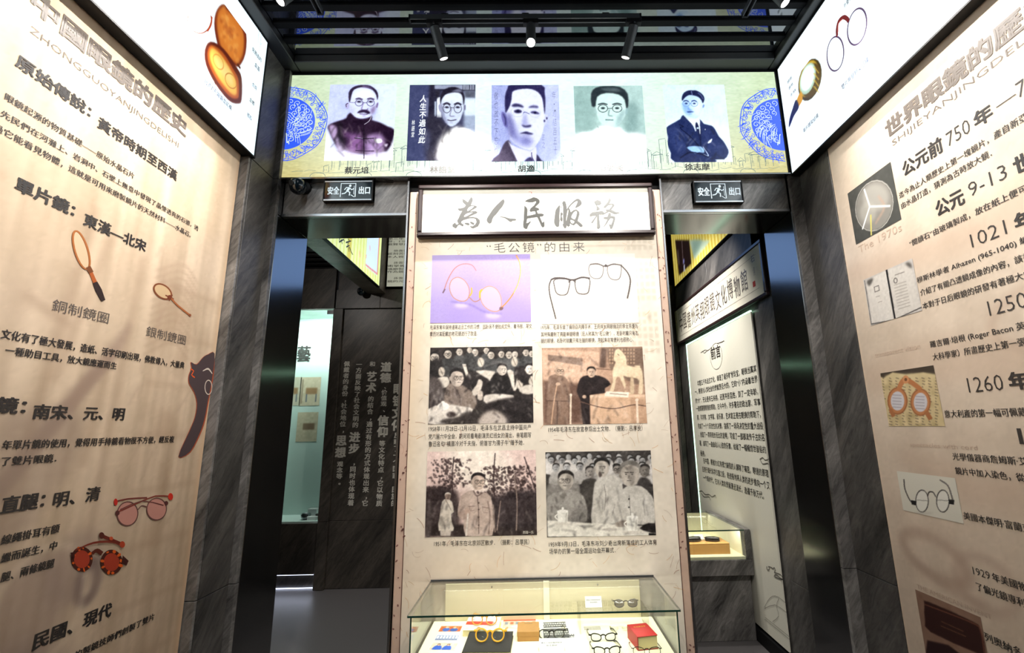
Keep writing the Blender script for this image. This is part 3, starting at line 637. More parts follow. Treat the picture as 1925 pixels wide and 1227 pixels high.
# photo 3: riveted bone spectacles on a manuscript page
p = Paint(104, 92, (-2.205, 1.670, -1.902, 1.934), (206, 186, 142), r4m); p.noise(9, 9)
p.poly('304,170 500,166 505,204 460,196 400,204 350,196 318,216 306,212', (70, 60, 50), .8, 1, 0); p.poly('330,206 480,200 500,214 350,222', (214, 196, 152), 2, .7)
for k in range(9):
    x = 312+k*24
    for j in range(17): 
        yy = 216+j*10.5
        if yy < 392: p.line([(x+RS.rand()*3, yy), (x+5+RS.rand()*8, yy+3)], 1.4, (84, 70, 60), .35, .7)
for cx_, cy_ in ((368, 300), (452, 305)):
    p.ell(cx_, cy_, 37, 50, (150, 92, 56), .5); p.ell(cx_, cy_, 33, 46, (190, 128, 84), .5); p.ell(cx_, cy_, 25, 35, (206, 202, 206), .5, 1)
    for j in range(5): p.line([(cx_-18, cy_-22+j*11), (cx_+14, cy_-20+j*11)], 1, (110, 100, 110), .4, .6)
p.line('372,258 384,232 398,222', 8, (190, 126, 82)); p.line('450,256 424,236 404,224', 8, (184, 120, 76)); p.ell(398, 222, 12, 15, (206, 144, 98), .4); p.ell(398, 222, 5, 6, (120, 80, 50), .3)
p.line('344,335 352,352', 8, (170, 110, 70)); p.line('474,342 486,362', 8, (170, 110, 70)); p.build(RW, 'photo_print', n=.0014, label='small photo of riveted brown bone spectacles on handwriting')
# photo 4: round spectacles, white ground
p = Paint(100, 62, (-2.204, 1.274, -1.902, 1.455), (222, 218, 204), r4m)
for cx_, cy_ in ((458, 668), (534, 668)): p.ell(cx_, cy_, 22, 38, (232, 230, 220), .5); p.ring(cx_, cy_, 23, 40, 1.3, (52, 48, 46)); p.line([(cx_-20, cy_-4), (cx_+20, cy_-1)], .6, (90, 84, 80))
p.line('478,650 484,636 498,636 508,652', 1.6, (60, 54, 52)); p.line('392,590 396,625 414,665 432,680', 2.2, (84, 78, 74)); p.line('524,592 552,612 566,650 572,672', 2.2, (110, 104, 100))
p.poly('418,664 438,668 436,684 420,680', (30, 28, 28), .3, 1, 0); p.poly('554,662 576,664 574,682 556,678', (30, 28, 28), .3, 1, 0); p.ell(460, 712, 40, 3, (196, 190, 178), 1.5)
p.build(RW, 'photo_print', n=.0014, label='small white photo of round wire spectacles')
# photo 5: lidded leather case
p = Paint(100, 100, (-2.213, .62, -1.908, .922), (150, 118, 100), r4m); p.noise(4, 8)
p.poly('468,1048 482,1040 640,1110 672,1140 690,1227 660,1227 490,1150 470,1110', (58, 30, 28), .6, 1, 2); p.line('470,1050 640,1116 672,1146 686,1227', 1.6, (120, 74, 58)); p.poly('478,1180 640,1260 690,1400 500,1400', (50, 28, 30), .8, 1, 2)
p.line('530,1112 610,1148', 1.2, (120, 84, 60), .3, .8); p.line('528,1128 618,1166', 1.2, (120, 84, 60), .3, .8); p.build(RW, 'photo_print', n=.0014, label='small photo of a brown lidded spectacle case')

# ================================================================== BACKLIT BOXES
def lightbox(name, kind, pos, ua, ub, va, vb, depth, label, cat='lightbox', group=None, fw=.010, bars=True):
    b = Board(name, kind, pos, (ua+ub)/2, va, label, cat, group)
    b.box('housing', 'black', ua, ub, va-.004, vb+.004, -depth, -.006)
    b.box('frame_bar', 'black', ua, ub, va-fw, va+.002, -depth, .004, .0015); b.box('frame_bar', 'black', ua, ub, vb-.002, vb+fw, -depth, .004, .0015)
    b.box('frame_bar', 'black', ua-fw, ua+.002, va-fw, vb+fw, -depth, .004, .0015); b.box('frame_bar', 'black', ub-.002, ub+fw, va-fw, vb+fw, -depth, .004, .0015)
    b.rect = (ua, va, ub, vb); return b
# left box
LB = lightbox('lightbox', 'L', -1.636, -1.2, 2.352, 3.297, 4.088, .058, 'glowing white lightbox with pictures of a brown oval glasses case, high on the left wall', group='lightboxes above the wall boards')
p = Paint(240, 56, LB.rect, (226, 246, 255)); p.noise(3, 8); p.build(LB, 'film', 'film_side', .0)
m1 = lambda x, y: LB.uv(x*.5053, y*.5053)
p = Paint(110, 130, (1.86, 3.44, 2.23, 3.96), (226, 246, 255), m1); p.gain = 1.5
p.poly('825,18 850,30 890,75 915,125 912,200 890,245 870,240 820,195 798,110 802,50', (120, 42, 18), .8, 1); p.poly('822,30 846,40 884,82 906,130 903,200 884,232 866,226 826,185 808,110 808,60', (216, 122, 44), 2, 1)
p.poly('830,50 870,95 895,150 885,205 850,185 822,120', (240, 150, 60), 5, .6)
for k_ in range(46): t_ = RS.rand(); p.ell(828+52*t_+RS.randn()*14, 50+160*t_+RS.randn()*16, 3+RS.rand()*5, 4+RS.rand()*9, (250, 180, 90) if k_ % 2 else (170, 76, 26), 1.2, .35)
p.poly('783,155 762,185 766,240 800,310 850,372 885,384 898,368 898,290 880,250 830,180', (96, 30, 14), .8, 1); p.poly('786,168 772,195 778,240 808,300 852,356 880,366 888,350 886,295 868,258 826,192', (190, 90, 30), 1, 1)
p.poly('790,178 780,205 790,245 818,296 856,344 876,352 880,335 876,298 860,265 822,205', (255, 196, 84), 1.6, 1); p.poly('800,205 802,240 840,296 866,324 866,290 840,240', (255, 232, 150), 4, .8)
p.ring(858, 300, 18, 30, 1.3, (200, 130, 50), -25); p.ring(812, 230, 16, 30, 1.2, (225, 150, 60), -25); p.line('884,240 892,252', 4, (90, 40, 20)); p.line('798,300 800,312', 1.5, (90, 50, 30))
for k_ in range(70): p.ell(800+RS.rand()*110, 30+RS.rand()*200, 3+RS.rand()*8, 3+RS.rand()*12, (170+RS.rand()*70, 90+RS.rand()*60, 30+RS.rand()*30), 1, .28*(k_ % 3 > 0)) if False else None
p.build(LB, 'picture', 'film_side', .0008, label='picture of an open brown oval spectacle case')
f = Flat(LB, m1)
f.stroke('700,52 698,85 715,112 745,124 772,110 785,80 784,58', (.003, .004, .010), (176, 112, 92), 4); f.stroke('770,116 784,92 788,62', .008, (196, 84, 50), 3)
for k in range(14):
    x = 700+RS.rand()*60; f.stroke([(955+RS.rand()*25, 70+RS.rand()*110), (950+RS.rand()*30, 90+RS.rand()*110)], .002, (196, 216, 226))
f.build('spectacles_print', 'film_pic')
def bt(board, t, px, h, slope=0, mat='ink', bold=.01):
    (x0, y0), (x1, y1) = px; a = board.uv(x0, y0); b = board.uv(x1, y1); board.text(t, a[0], b[0], (a[1]+b[1])/2, h, mat, .0015, bold)
for t, a, b, z, h in (('台式方形眼鏡盒結構', 1.93, 2.13, 3.424, .030), ('裝飾面料', 2.226, 2.317, 3.905, .032), ('盒蓋', 2.262, 2.31, 3.835, .030), ('合頁', 2.262, 2.305, 3.70, .028), ('盒體', 2.256, 2.300, 3.592, .028), ('搭扣', 2.252, 2.292, 3.488, .028), ('盒殼', 1.46, 1.53, 3.80, .028)):
    LB.text(t, a, b, z, h, 'ink_box', .0015, .010)
# right box
RB = lightbox('lightbox', 'R', 1.713, -2.583, 1.2, 3.290, 4.080, .052, 'glowing white lightbox with a hand magnifier and ring spectacles, high on the right wall', group='lightboxes above the wall boards')
p = Paint(240, 56, RB.rect, (232, 247, 255)); p.noise(3, 8); p.build(RB, 'film', 'film_side', .0)
m3 = lambda x, y: RB.uv(1500+x*.5053, y*.5053)
f = Flat(RB, m3)
for (x, y), rx, ry, rt in (((140, 200), 31, 64, .06), ((221, 99), 34, 69, .18)):
    f.ell((x, y), rx, ry, (74, 58, 98), .008, rt, 36); f.ell((x, y), rx*1.02, ry*1.01, (120, 92, 120), .003, rt, 36)
f.stroke('147,135 146,108 153,78 170,64 184,70 190,80', (.016, .018, .020, .018), (124, 46, 46), 4); f.stroke('150,120 152,88 168,70', .005, (200, 96, 80), 3)
f.build('ring_spectacles_print', 'film_pic')
p = Paint(110, 96, (-2.56, 3.58, -2.17, 3.86), (232, 247, 255), m3); p.gain = 1.5
p.ell(45, 297, 40, 80, (66, 48, 20), .6, 1, 14); p.ell(41, 293, 33, 70, (214, 176, 60), .8, 1, 14); p.ell(50, 300, 34, 66, (92, 66, 26), 1, 1, 14); p.ell(37, 293, 27, 60, (190, 220, 200), .8, 1, 14); p.ell(36, 290, 22, 48, (236, 250, 250), 2, 1, 14)
for k in range(16): p.line([(58+k % 4*5, 250+k*6), (66+k % 4*4, 254+k*6)], 1.6, (226, 190, 70), .4, .8)
p.poly('12,340 18,368 4,395 -8,402 -4,372', (226, 160, 40), .6, 1); p.poly('-6,370 4,398 -14,430 -28,465 -33,470 -30,440 -18,400', (38, 38, 66), .8, 1)
p.build(RB, 'picture', 'film_side', .0008, label='picture of a hand magnifier with a gold patterned rim')
for t, a, b, z, h in (('雙片無腿鏡架結構', -2.069, -1.874, 3.470, .036), ('單片鏡架結構', -2.418, -2.271, 3.466, .030), ('鏡圈', -2.50, -2.45, 3.89, .024), ('鏡框', -2.495, -2.445, 3.84, .024), ('手柄', -2.49, -2.43, 3.78, .024), ('折疊式鏡架結構', -1.96, -1.83, 3.885, .030)):
    RB.text(t, a, b, z, h, 'ink_box', .0015, .010)

# portrait banner over the doorways
BN = lightbox('lightbox', 'F', 2.596, -1.634, 1.698, 3.306, 4.076, .055, 'long backlit banner of five portrait photographs and two blue medallions over the doorways', fw=.012)
BN.box('frame_bar', 'black_steel', -1.64, 1.705, 3.292, 3.300, -.06, .012, .001)
p = Paint(620, 145, BN.rect, (208, 222, 192))
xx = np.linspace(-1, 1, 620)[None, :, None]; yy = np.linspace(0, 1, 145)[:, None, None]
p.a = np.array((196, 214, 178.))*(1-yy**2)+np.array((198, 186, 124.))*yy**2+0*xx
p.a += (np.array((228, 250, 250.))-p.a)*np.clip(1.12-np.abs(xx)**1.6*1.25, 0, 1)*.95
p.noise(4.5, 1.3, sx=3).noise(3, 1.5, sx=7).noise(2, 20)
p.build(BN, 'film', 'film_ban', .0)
# city sketch in thin lines along the foot of the banner
f = Flat(BN, n0=.0006, dn=0)
def sk(pts, w=.0028, c=(84, 112, 116)): f.stroke(pts, w, c, n=.0008)
for k in range(64):
    u = -1.35+k*.046+RS.rand()*.02; v = 3.335+RS.rand()*.05; hh = .04+RS.rand()*.09; ww = .02+RS.rand()*.04
    if RS.rand() < .35: hh += .07
    sk([(u, v), (u, v+hh)]); sk([(u, v+hh), (u+ww, v+hh+.008)]); sk([(u+ww, v), (u+ww, v+hh)])
    if k % 2: sk([(u-.012, v+hh+.004), (u+ww/2, v+hh+.03), (u+ww+.014, v+hh+.006)]); sk([(u-.012, v+hh+.004), (u+ww+.014, v+hh+.006)])
    for j in range(2): sk([(u+.006+.012*j, v+.012), (u+.006+.012*j, v+hh*.6)], .0016)
for k in range(40):
    u = -1.55+k*.08; v = 3.33+.02*RS.rand(); sk([(u, v), (u+.03, v+.006*RS.randn()), (u+.075, v+.004)], .002)
for k in range(9):
    u = -1.4+k*.35+.06*RS.randn(); sk([(u+.05*math.cos(a), 3.312+.03*math.sin(a)) for a in np.linspace(0, pi, 10)], .003)
for k in range(60):
    g = RS.choice([-1.02, -.49, .08, .60, .64, -.95, 1.0]); u = g+RS.randn()*.045; v = 3.40+RS.rand()*.16; sk([(u, v), (u+.02*RS.randn(), v+.012*RS.randn()), (u+.03*RS.randn(), v+.01)], .0018)
prop(f.build('city_sketch_print', 'film_ban'), kind='stuff')
# blue medallions
BLUE, PALE = (52, 92, 236), (205, 222, 214)
def spiral(f, u, v, r, turn, w, col, hand=1, n=None):
    f.stroke([(u+r*(1-t*.78)*math.cos(turn+hand*t*7.2), v+r*(1-t*.78)*math.sin(turn+hand*t*7.2)) for t in np.linspace(0, 1, 16)], w, col, n=n)
def medallion(cu, cv, R, lo, hi, flip):
    f = Flat(BN, n0=.0010, dn=.00008)
    inside = lambda u: lo <= u <= hi
    def clip(pts): return [(min(max(a, lo), hi), b) for a, b in pts]
    def st(pts, w, c):
        run = []
        for q in pts+[(9, 9)]:
            if inside(q[0]): run.append(q)
            else:
                if len(run) > 1: f.stroke(run, w, c, n=f.n)
                run = []
    def circ(r, a0=0, a1=2*pi, k=90, wob=0, m=1): return [(cu+(r+wob*math.sin(a*m))*math.cos(a), cv+(r+wob*math.sin(a*m))*math.sin(a)) for a in np.linspace(a0, a1, k)]
    f.n += .0001; f.poly(clip(circ(R*.715)), BLUE); f.n += .0001
    st(circ(R, wob=R*.012, m=8, k=140), .006, BLUE); st(circ(R*.945, wob=R*.02, m=8, k=140), .004, BLUE)
    for k in range(64):                                   # scrolls of the rim
        a = 2*pi*k/64+.02*RS.randn(); r = R*(.84+.055*math.sin(k*2.4)); pu, pv = cu+r*math.cos(a), cv+r*math.sin(a)
        if lo+.02 < pu < hi-.02: spiral(f, pu, pv, R*(.045+.02*RS.rand()), a+k, .0042, BLUE, 1 if k % 2 else -1, n=f.n)
    for k in range(80):
        a = 2*pi*RS.rand(); r = R*(.77+.15*RS.rand()); st([(cu+(r+.02*j)*math.cos(a+.03*j*RS.randn()), cv+(r+.02*j)*math.sin(a+.03*j)) for j in range(3)], .0036, BLUE)
    for k in range(24):
        a0 = 2*pi*k/24; st([(cu+R*.91*math.cos(a)+.02*math.sin(9*(a-a0)*3)*math.cos(a), cv+R*.91*math.sin(a)+.02*math.sin(9*(a-a0)*3)*math.sin(a)) for a in np.linspace(a0, a0+.24, 10)], .0045, BLUE)
    f.n += .0002
    for row, rr, n, sz in ((0, .60, 22, .085), (1, .47, 18, .08), (2, .34, 12, .075)):      # curls and flames inside the disc
        for k in range(n):
            a = 2*pi*k/n+row*.2
            if row == 0 and math.sin(a) < -.45: continue
            pu, pv = cu+R*rr*math.cos(a), cv+R*rr*math.sin(a)
            if lo+.02 < pu < hi-.02: spiral(f, pu, pv, R*sz, a+pi, .0038, PALE, flip, n=f.n)
    for k in range(26):
        a = -.9+1.8*RS.rand(); a = a if flip < 0 else pi-a; r = R*(.12+.4*RS.rand())
        st([(cu+(r+R*.05*j)*math.cos(a+.10*j), cv+(r+R*.05*j)*math.sin(a+.10*j)) for j in range(5)], .0032, PALE)
    for q in (.1, .16, .22, .28): st(circ(R*q, -1.2, 1.5, 30, R*.02, 6), .0032, PALE)
    ex = cu-flip*R*.26
    if inside(ex): f.ell((ex, cv-.01), R*.05, R*.035, PALE, .004); f.ell((ex, cv-.01), R*.02, R*.02, PALE)
    st([(cu-flip*(.02+.05*t)*R*2+0*t, cv-R*(.3+.3*t)+.02*math.sin(9*t)) for t in np.linspace(0, 1, 12)], .006, PALE)
    for k in range(5): st([(cu-flip*R*(.1+.06*k+.08*t), cv-R*(.18+.1*k*.4)-R*.25*t**2) for t in np.linspace(0, 1, 10)], .003, PALE)
    f.build('medallion_print', 'film_ban')
medallion(-1.625, 3.705, .275, -1.632, -1.30, -1)
medallion(1.690, 3.665, .275, 1.30, 1.696, 1)
# five portraits (traced, soft brush)
def brect(b, pts): q = [b.uv(*p) for p in pts]; u = [a for a, _ in q]; v = [c for _, c in q]; return ((u[0]+u[2])/2, (v[2]+v[3])/2, (u[1]+u[3])/2, (v[0]+v[1])/2)
def crop(b, x0, y0, sc): return lambda x, y: b.uv(x0+x*sc, y0+y*sc)
S1 = 160/1091
k1 = crop(BN, 600, 150, S1)
r = brect(BN, ((621.3, 159), (743.5, 159), (609, 302), (740, 302)))
p = Paint(150, 176, r, (196, 206, 244), k1); p.noise(4, 18); p.poly('520,60 1000,60 1000,1040 700,1040 760,500 700,120', (226, 240, 254), 8, .8, 2)
p.poly('60,1040 70,600 200,900 300,960 700,980 860,920 1000,700 1000,1060 60,1060', (246, 248, 255), 6, 1, 2)
p.poly('395,425 350,495 200,545 118,590 130,660 195,800 270,915 330,900 420,930 600,960 700,930 860,915 940,760 960,640 880,600 770,545 672,515 668,455', (34, 16, 38), 1.5, 1, 2)
p.poly('130,600 180,580 235,620 230,700 180,760', (196, 170, 214), 2.5, .9); p.poly('280,640 420,700 540,700 540,900 430,940 360,900 400,760 340,720', (142, 96, 156), 5, .9)
p.poly('600,730 800,700 840,860 780,930 620,960 590,850', (184, 150, 206), 5, .9); p.poly('215,760 260,740 300,900 270,920 230,880', (200, 180, 220), 3, .9); p.poly('245,560 300,560 290,780 265,850 250,700', (20, 10, 24), 3, .9)
p.poly('810,650 900,640 940,760 860,910 840,860 880,800 850,740', (28, 12, 34), 3, .9); p.poly('370,730 385,730 370,880 340,890', (70, 36, 80), 3, .8)
p.poly('705,765 790,755 805,800 740,812', (250, 250, 255), .8, 1); p.poly('830,830 880,820 860,860', (230, 220, 245), 1.2, .9)
p.poly('230,905 330,880 450,930 600,950 740,930 850,915 850,1030 200,1030', (236, 226, 248), 7, .75)
p.line('572,600 575,1010', 1.8, (22, 12, 26)); p.line('455,745 570,755 700,748', 1.8, (24, 12, 28)); p.line('468,905 585,912 702,912', 1.6, (40, 24, 50)); p.line('470,738 560,750', .8, (190, 180, 210)); 
p.poly('393,240 400,150 470,95 560,75 660,85 735,150 755,230 742,330 722,390 690,430 650,480 560,502 480,490 430,450 400,400 385,300', (214, 222, 250), 1, 1, 2)
p.poly('440,190 560,130 680,170 700,240 560,250 450,250', (240, 246, 255), 4, .9); p.poly('660,380 722,330 715,400 670,450', (120, 96, 150), 3, .8); p.poly('400,330 440,380 430,430 405,400', (176, 176, 216), 3, .7)
p.poly('383,280 380,170 425,105 500,75 580,70 660,82 735,140 757,210 745,265 730,200 690,140 620,108 540,100 450,130 420,190 400,280', (42, 30, 58), .8, 1, 2); p.poly('560,80 640,90 690,130 640,112 560,100', (120, 104, 150), 1.5, .8)
p.poly('385,300 350,305 338,335 355,375 380,360', (186, 180, 222), .8, 1); p.line('372,305 348,318 350,350', 1.6, (60, 44, 80)); p.poly('742,300 758,300 745,360 728,350', (120, 100, 150), .8, 1)
for cx_ in (512, 660):
    p.ring(cx_, 297, 47, 42, 1.3, (90, 84, 130)); p.line([(cx_-42, 250), (cx_, 240), (cx_+44, 255)], 2.6, (70, 54, 96), .7); p.poly([(cx_-36, 285), (cx_, 270), (cx_+36, 286), (cx_, 296)], (64, 52, 90), .8, .9); p.ell(cx_, 285, 11, 9, (24, 16, 36), .5)
p.line('560,295 612,297', 1.4, (80, 70, 120)); p.line('395,292 465,296', 1.2, (110, 104, 150)); p.line('570,300 545,370 560,390 610,388 625,370', 1.6, (120, 104, 160), .8)
p.poly('488,425 520,395 575,385 630,395 655,430 620,440 575,420 520,430', (44, 28, 60), 1, 1, 2); p.line('520,440 620,445', 1.6, (96, 70, 120)); p.poly('540,455 600,455 580,468', (150, 130, 180), 1.5, .8)
p.line('580,572 640,530 668,470', 1, (220, 214, 235)); p.line('400,430 470,490 560,505 655,480', 1.5, (80, 60, 100), .8, .7)
p.folds(180, 560, 880, 940, 34, .20); p.grain(.6)
p.build(BN, 'portrait', 'film_ban', .0014, label='violet portrait of a man with moustache and round glasses')
# second
r = brect(BN, ((769.6, 159.5), (893.3, 159.5), (765, 302), (893, 302))); k1 = crop(BN, 760, 150, S1)
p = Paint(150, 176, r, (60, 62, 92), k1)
p.poly('60,60 330,60 330,1045 30,1045', (62, 68, 106), 3, 1, 0); p.poly('330,60 400,60 390,500 300,500', (36, 34, 52), 3, 1, 0); p.poly('390,70 910,70 910,130 390,120', (150, 158, 184), 1, 1, 0); p.poly('745,70 910,70 910,135 745,135', (84, 86, 104), .8, 1, 0)
for x in (765, 790, 815, 850, 880): p.line([(x, 72), (x, 128)], 3, (160, 168, 190), .5, .9)
p.poly('400,130 910,135 910,150 400,140', (34, 32, 44), .8, 1, 0); p.poly('760,150 910,150 910,1045 760,1045', (160, 174, 200), 3, 1, 0); p.poly('770,150 910,150 905,235 775,230', (80, 84, 100), 2, .9, 0); p.poly('775,240 910,240 910,460 770,460', (224, 238, 252), 2, 1, 0)
p.poly('240,230 315,240 305,475 235,470', (104, 108, 140), .8, 1, 0); p.poly('388,280 412,280 410,470 388,470', (170, 182, 204), .6, 1, 0); p.poly('420,225 460,225 480,485 418,485', (236, 244, 252), .6, 1, 0); p.poly('390,140 470,140 450,220 400,260', (40, 38, 52), 2, 1, 0)
p.poly('260,500 470,480 560,590 640,700 640,1045 280,1045 300,700', (46, 44, 60), 5, 1, 2); p.poly('590,640 650,605 700,600 800,640 880,690 910,780 910,1045 440,1045 425,900 440,800 500,700', (206, 206, 206), 5, 1, 2); p.poly('600,640 650,610 690,605 640,700', (236, 238, 240), 2, .9, 2); p.line('790,650 840,690 880,760', 2, (150, 150, 156), 1, .8); p.line('640,640 640,1040', 1.6, (160, 160, 164), .8, .7); p.line('470,760 520,900 500,1040', 2, (160, 160, 164), 1, .7); p.poly('300,640 330,700 330,900 270,900', (80, 82, 112), 4, .8)  # white suit, its pale tone partly painted as lamp glare
p.poly('470,300 480,200 520,140 620,120 720,150 760,230 765,360 740,450 700,540 620,600 560,580 500,500 475,400', (206, 218, 240), 1, 1, 2)
p.poly('470,300 500,360 520,470 560,570 520,540 480,440', (110, 112, 150), 2.5, .8); p.poly('500,200 640,150 740,190 735,290 520,290', (228, 238, 252), 4, .9)
p.poly('462,320 462,210 500,140 570,102 650,96 720,125 760,180 772,250 755,330 748,240 720,180 650,165 580,175 520,200 480,260', (34, 30, 46), 1, 1, 2); p.poly('610,150 700,120 740,160 640,158', (130, 134, 160), 1.5, .8)
p.poly('462,320 440,330 445,380 470,420', (150, 150, 184), .8, 1); p.poly('765,330 785,330 782,385 765,390', (110, 110, 140), .8, 1)
for cx_ in (545, 685):
    p.ring(cx_, 370, 48, 56, 1.3, (64, 60, 82)); p.line([(cx_-44, 318), (cx_, 300), (cx_+42, 320)], 3, (40, 36, 56), .7); p.poly([(cx_-34, 355), (cx_, 340), (cx_+34, 358), (cx_, 368)], (54, 50, 74), .8, .9); p.ell(cx_, 356, 11, 9, (22, 20, 32), .5)
p.line('592,360 636,362', 1.5, (70, 66, 90)); p.line('610,370 585,450 600,470 640,468', 1.6, (120, 120, 150), .8); p.line('555,515 600,525 665,512', 2.2, (84, 80, 104), .6); p.line('580,550 620,552', 1.4, (150, 150, 176), .8)
for ch, x, y in (('人', 235, 275), ('生', 225, 380), ('不', 228, 480), ('過', 222, 590), ('如', 220, 690), ('此', 218, 795)):
    pass
p.folds(280, 520, 620, 1040, 16, .22); p.grain(.6)
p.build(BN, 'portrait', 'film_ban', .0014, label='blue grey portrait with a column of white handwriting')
M['ink_glow'] = emit_mat('backlit white lettering', (.93, .97, 1), 1.0)
def vt(board, t, kk, xc, yt, yb, wpx, mat, bold=.01, italic=0):
    a = board.uv(*PXY(kk, xc, yt)); b = board.uv(*PXY(kk, xc, yb)); board.vtext(t, (a[0]+b[0])/2, a[1], b[1], wpx, mat, .0022, bold, italic=italic)
def PXY(kk, x, y): return kk[0]+x*kk[2], kk[1]+y*kk[2]
vt(BN, '人生不過如此', (760, 150, S1), 232, 190, 820, .046, 'ink_glow', .016, .12); vt(BN, '林語堂', (760, 150, S1), 112, 510, 740, .022, 'ink_glow', .006, .12)
# third
r = brect(BN, ((924, 160), (1051, 160), (924, 303.5), (1053.5, 303.5))); k1 = crop(BN, 915, 150, S1)
p = Paint(150, 170, r, (168, 178, 230), k1); p.noise(7, 1.6); p.poly('620,60 960,60 960,1060 640,1060 760,500', (196, 206, 244), 6, .9, 2)
p.poly('60,1050 160,950 215,830 280,770 330,860 400,1050', (74, 66, 88), 1, 1, 2); p.poly('630,940 700,1030 740,1050 630,1050', (52, 46, 84), 1, 1, 2)
p.poly('275,780 330,840 560,915 630,850 632,1050 560,1050 540,980 470,1050 400,1050', (226, 228, 250), 1, 1, 2); p.poly('560,985 480,1050 600,1050', (70, 64, 110), 1, 1, 2); p.line('575,930 580,990 610,1045', 2, (90, 84, 130))
p.poly('300,130 250,300 250,420 280,600 300,760 400,850 560,905 640,830 700,720 740,560 750,400 745,250 700,140 560,100 400,100', (228, 234, 254), 1, 1, 2)
p.poly('250,420 320,480 380,600 420,720 540,760 560,850 420,830 300,740 280,600', (146, 150, 210), 6, .95, 2); p.poly('250,420 300,470 330,600 360,740 300,700 270,560', (86, 84, 150), 5, .9, 2); p.poly('430,740 560,745 590,800 500,830', (120, 122, 190), 5, .8)
p.poly('240,420 235,220 270,110 320,68 700,68 740,160 752,300 740,450 720,290 690,200 620,140 520,118 400,130 330,160 320,250 300,330 265,400', (44, 40, 84), 1, 1, 2); p.noise(3, 1.5)
p.poly('245,440 195,410 190,480 225,590 265,610 275,560', (110, 108, 176), 1, 1, 2); p.line('215,440 240,500 245,580', 2.5, (60, 56, 110), 1); p.poly('745,460 780,455 770,540 730,590', (206, 212, 244), .8, 1); p.ell(768, 495, 9, 17, (40, 36, 80), .8); p.ell(738, 528, 10, 16, (50, 46, 92), .8)
p.poly('320,330 370,305 450,325 475,360 400,350 335,350', (52, 48, 92), 1.5, 1, 2); p.poly('530,360 580,330 650,335 660,365 600,362', (84, 82, 130), 1.5, 1, 2)
p.poly('345,405 400,380 450,400 440,425 380,430', (40, 36, 80), 1.2, 1, 2); p.poly('560,415 620,400 680,440 620,440 575,430', (70, 66, 120), 1.2, 1, 2); p.ell(400, 405, 18, 15, (20, 18, 50), .8); p.ell(618, 425, 16, 12, (24, 22, 56), .8); p.ell(336, 411, 18, 5, (240, 244, 255), .8)
p.ring(395, 415, 84, 62, 1.2, (190, 198, 230), 0, .5, .9); p.ring(618, 430, 70, 52, 1.0, (200, 206, 236), 0, .5, .8); p.line('468,430 490,415 545,440', 1.4, (80, 80, 130))
p.poly('470,480 500,380 520,560 560,590 540,610 500,600 445,580', (150, 154, 212), 4, .8, 2); p.poly('450,575 500,590 560,578 570,600 520,612 470,605', (52, 48, 96), 1.5, 1, 2); p.poly('420,690 500,662 540,672 600,695 540,705 480,692', (46, 42, 90), 1.2, 1, 2); p.poly('450,706 570,706 540,730 480,728', (150, 150, 208), 2, .8)
p.grain(.55)
p.build(BN, 'portrait', 'film_ban', .0014, label='large violet blue face portrait, the middle one')
M['ink_violet'] = plain('violet handwriting', rgb(96, 88, 150), .6)
vt(BN, '敬也放不下忘也', (915, 150, S1), 118, 150, 960, .030, 'ink_violet', -.015, .15); vt(BN, '年・適結百五十', (915, 150, S1), 868, 140, 960, .028, 'ink_violet', -.02, .15); vt(BN, '正之', (915, 150, S1), 725, 690, 880, .022, 'ink_violet', -.02, .1)
# fourth (crop 980,0 scale .28526)
k4 = crop(BN, 980, 0, .28526); r = brect(BN, ((1080, 161), (1208.5, 162), (1081.5, 304), (1216, 304)))
p = Paint(140, 160, r, (176, 208, 204), k4); p.poly('350,565 480,565 470,860 360,880', (150, 184, 180), 5, .9, 2); p.poly('700,700 760,680 770,860 680,880', (130, 164, 162), 6, .9, 2); p.noise(3, 12)
p.poly('350,885 470,870 520,830 640,830 690,875 830,890 830,1075 350,1075', (250, 255, 255), 3, 1, 2)  # white shirt, with lamp glare painted into its brightness
p.poly('490,700 490,640 540,600 640,600 690,660 692,740 660,800 610,850 560,840 510,790', (212, 240, 236), 1, 1, 2); p.poly('640,760 690,720 660,800 620,845', (150, 184, 186), 3, .8)
p.poly('465,700 460,620 490,580 560,568 650,575 700,620 703,700 690,715 680,660 640,625 560,615 500,640 490,700', (40, 50, 56), 1, 1, 2); p.poly('520,590 600,578 660,600 600,606', (96, 112, 116), 2, .7)
p.poly('480,710 490,745 500,740', (170, 200, 200), .8, 1); p.poly('690,715 702,720 695,755 684,750', (150, 184, 186), .8, 1)
for cx_ in (538, 631): p.ring(cx_, 716, 31, 24, 1.3, (60, 72, 78)); p.line([(cx_-30, 690), (cx_, 683), (cx_+28, 690)], 2.4, (50, 60, 66), .6); p.ell(cx_, 714, 14, 7, (40, 52, 58), .8)
p.line('570,716 600,716', 1.2, (60, 72, 78)); p.line('580,725 575,760 600,766', 1.6, (120, 150, 152), .8); p.line('555,790 605,792', 2.2, (96, 124, 128), .7); p.line('500,830 530,868 580,880 640,860', 1.2, (150, 176, 176))
p.grain(.55)
p.build(BN, 'portrait', 'film_ban', .0014, label='pale green faded portrait of a man with round glasses')
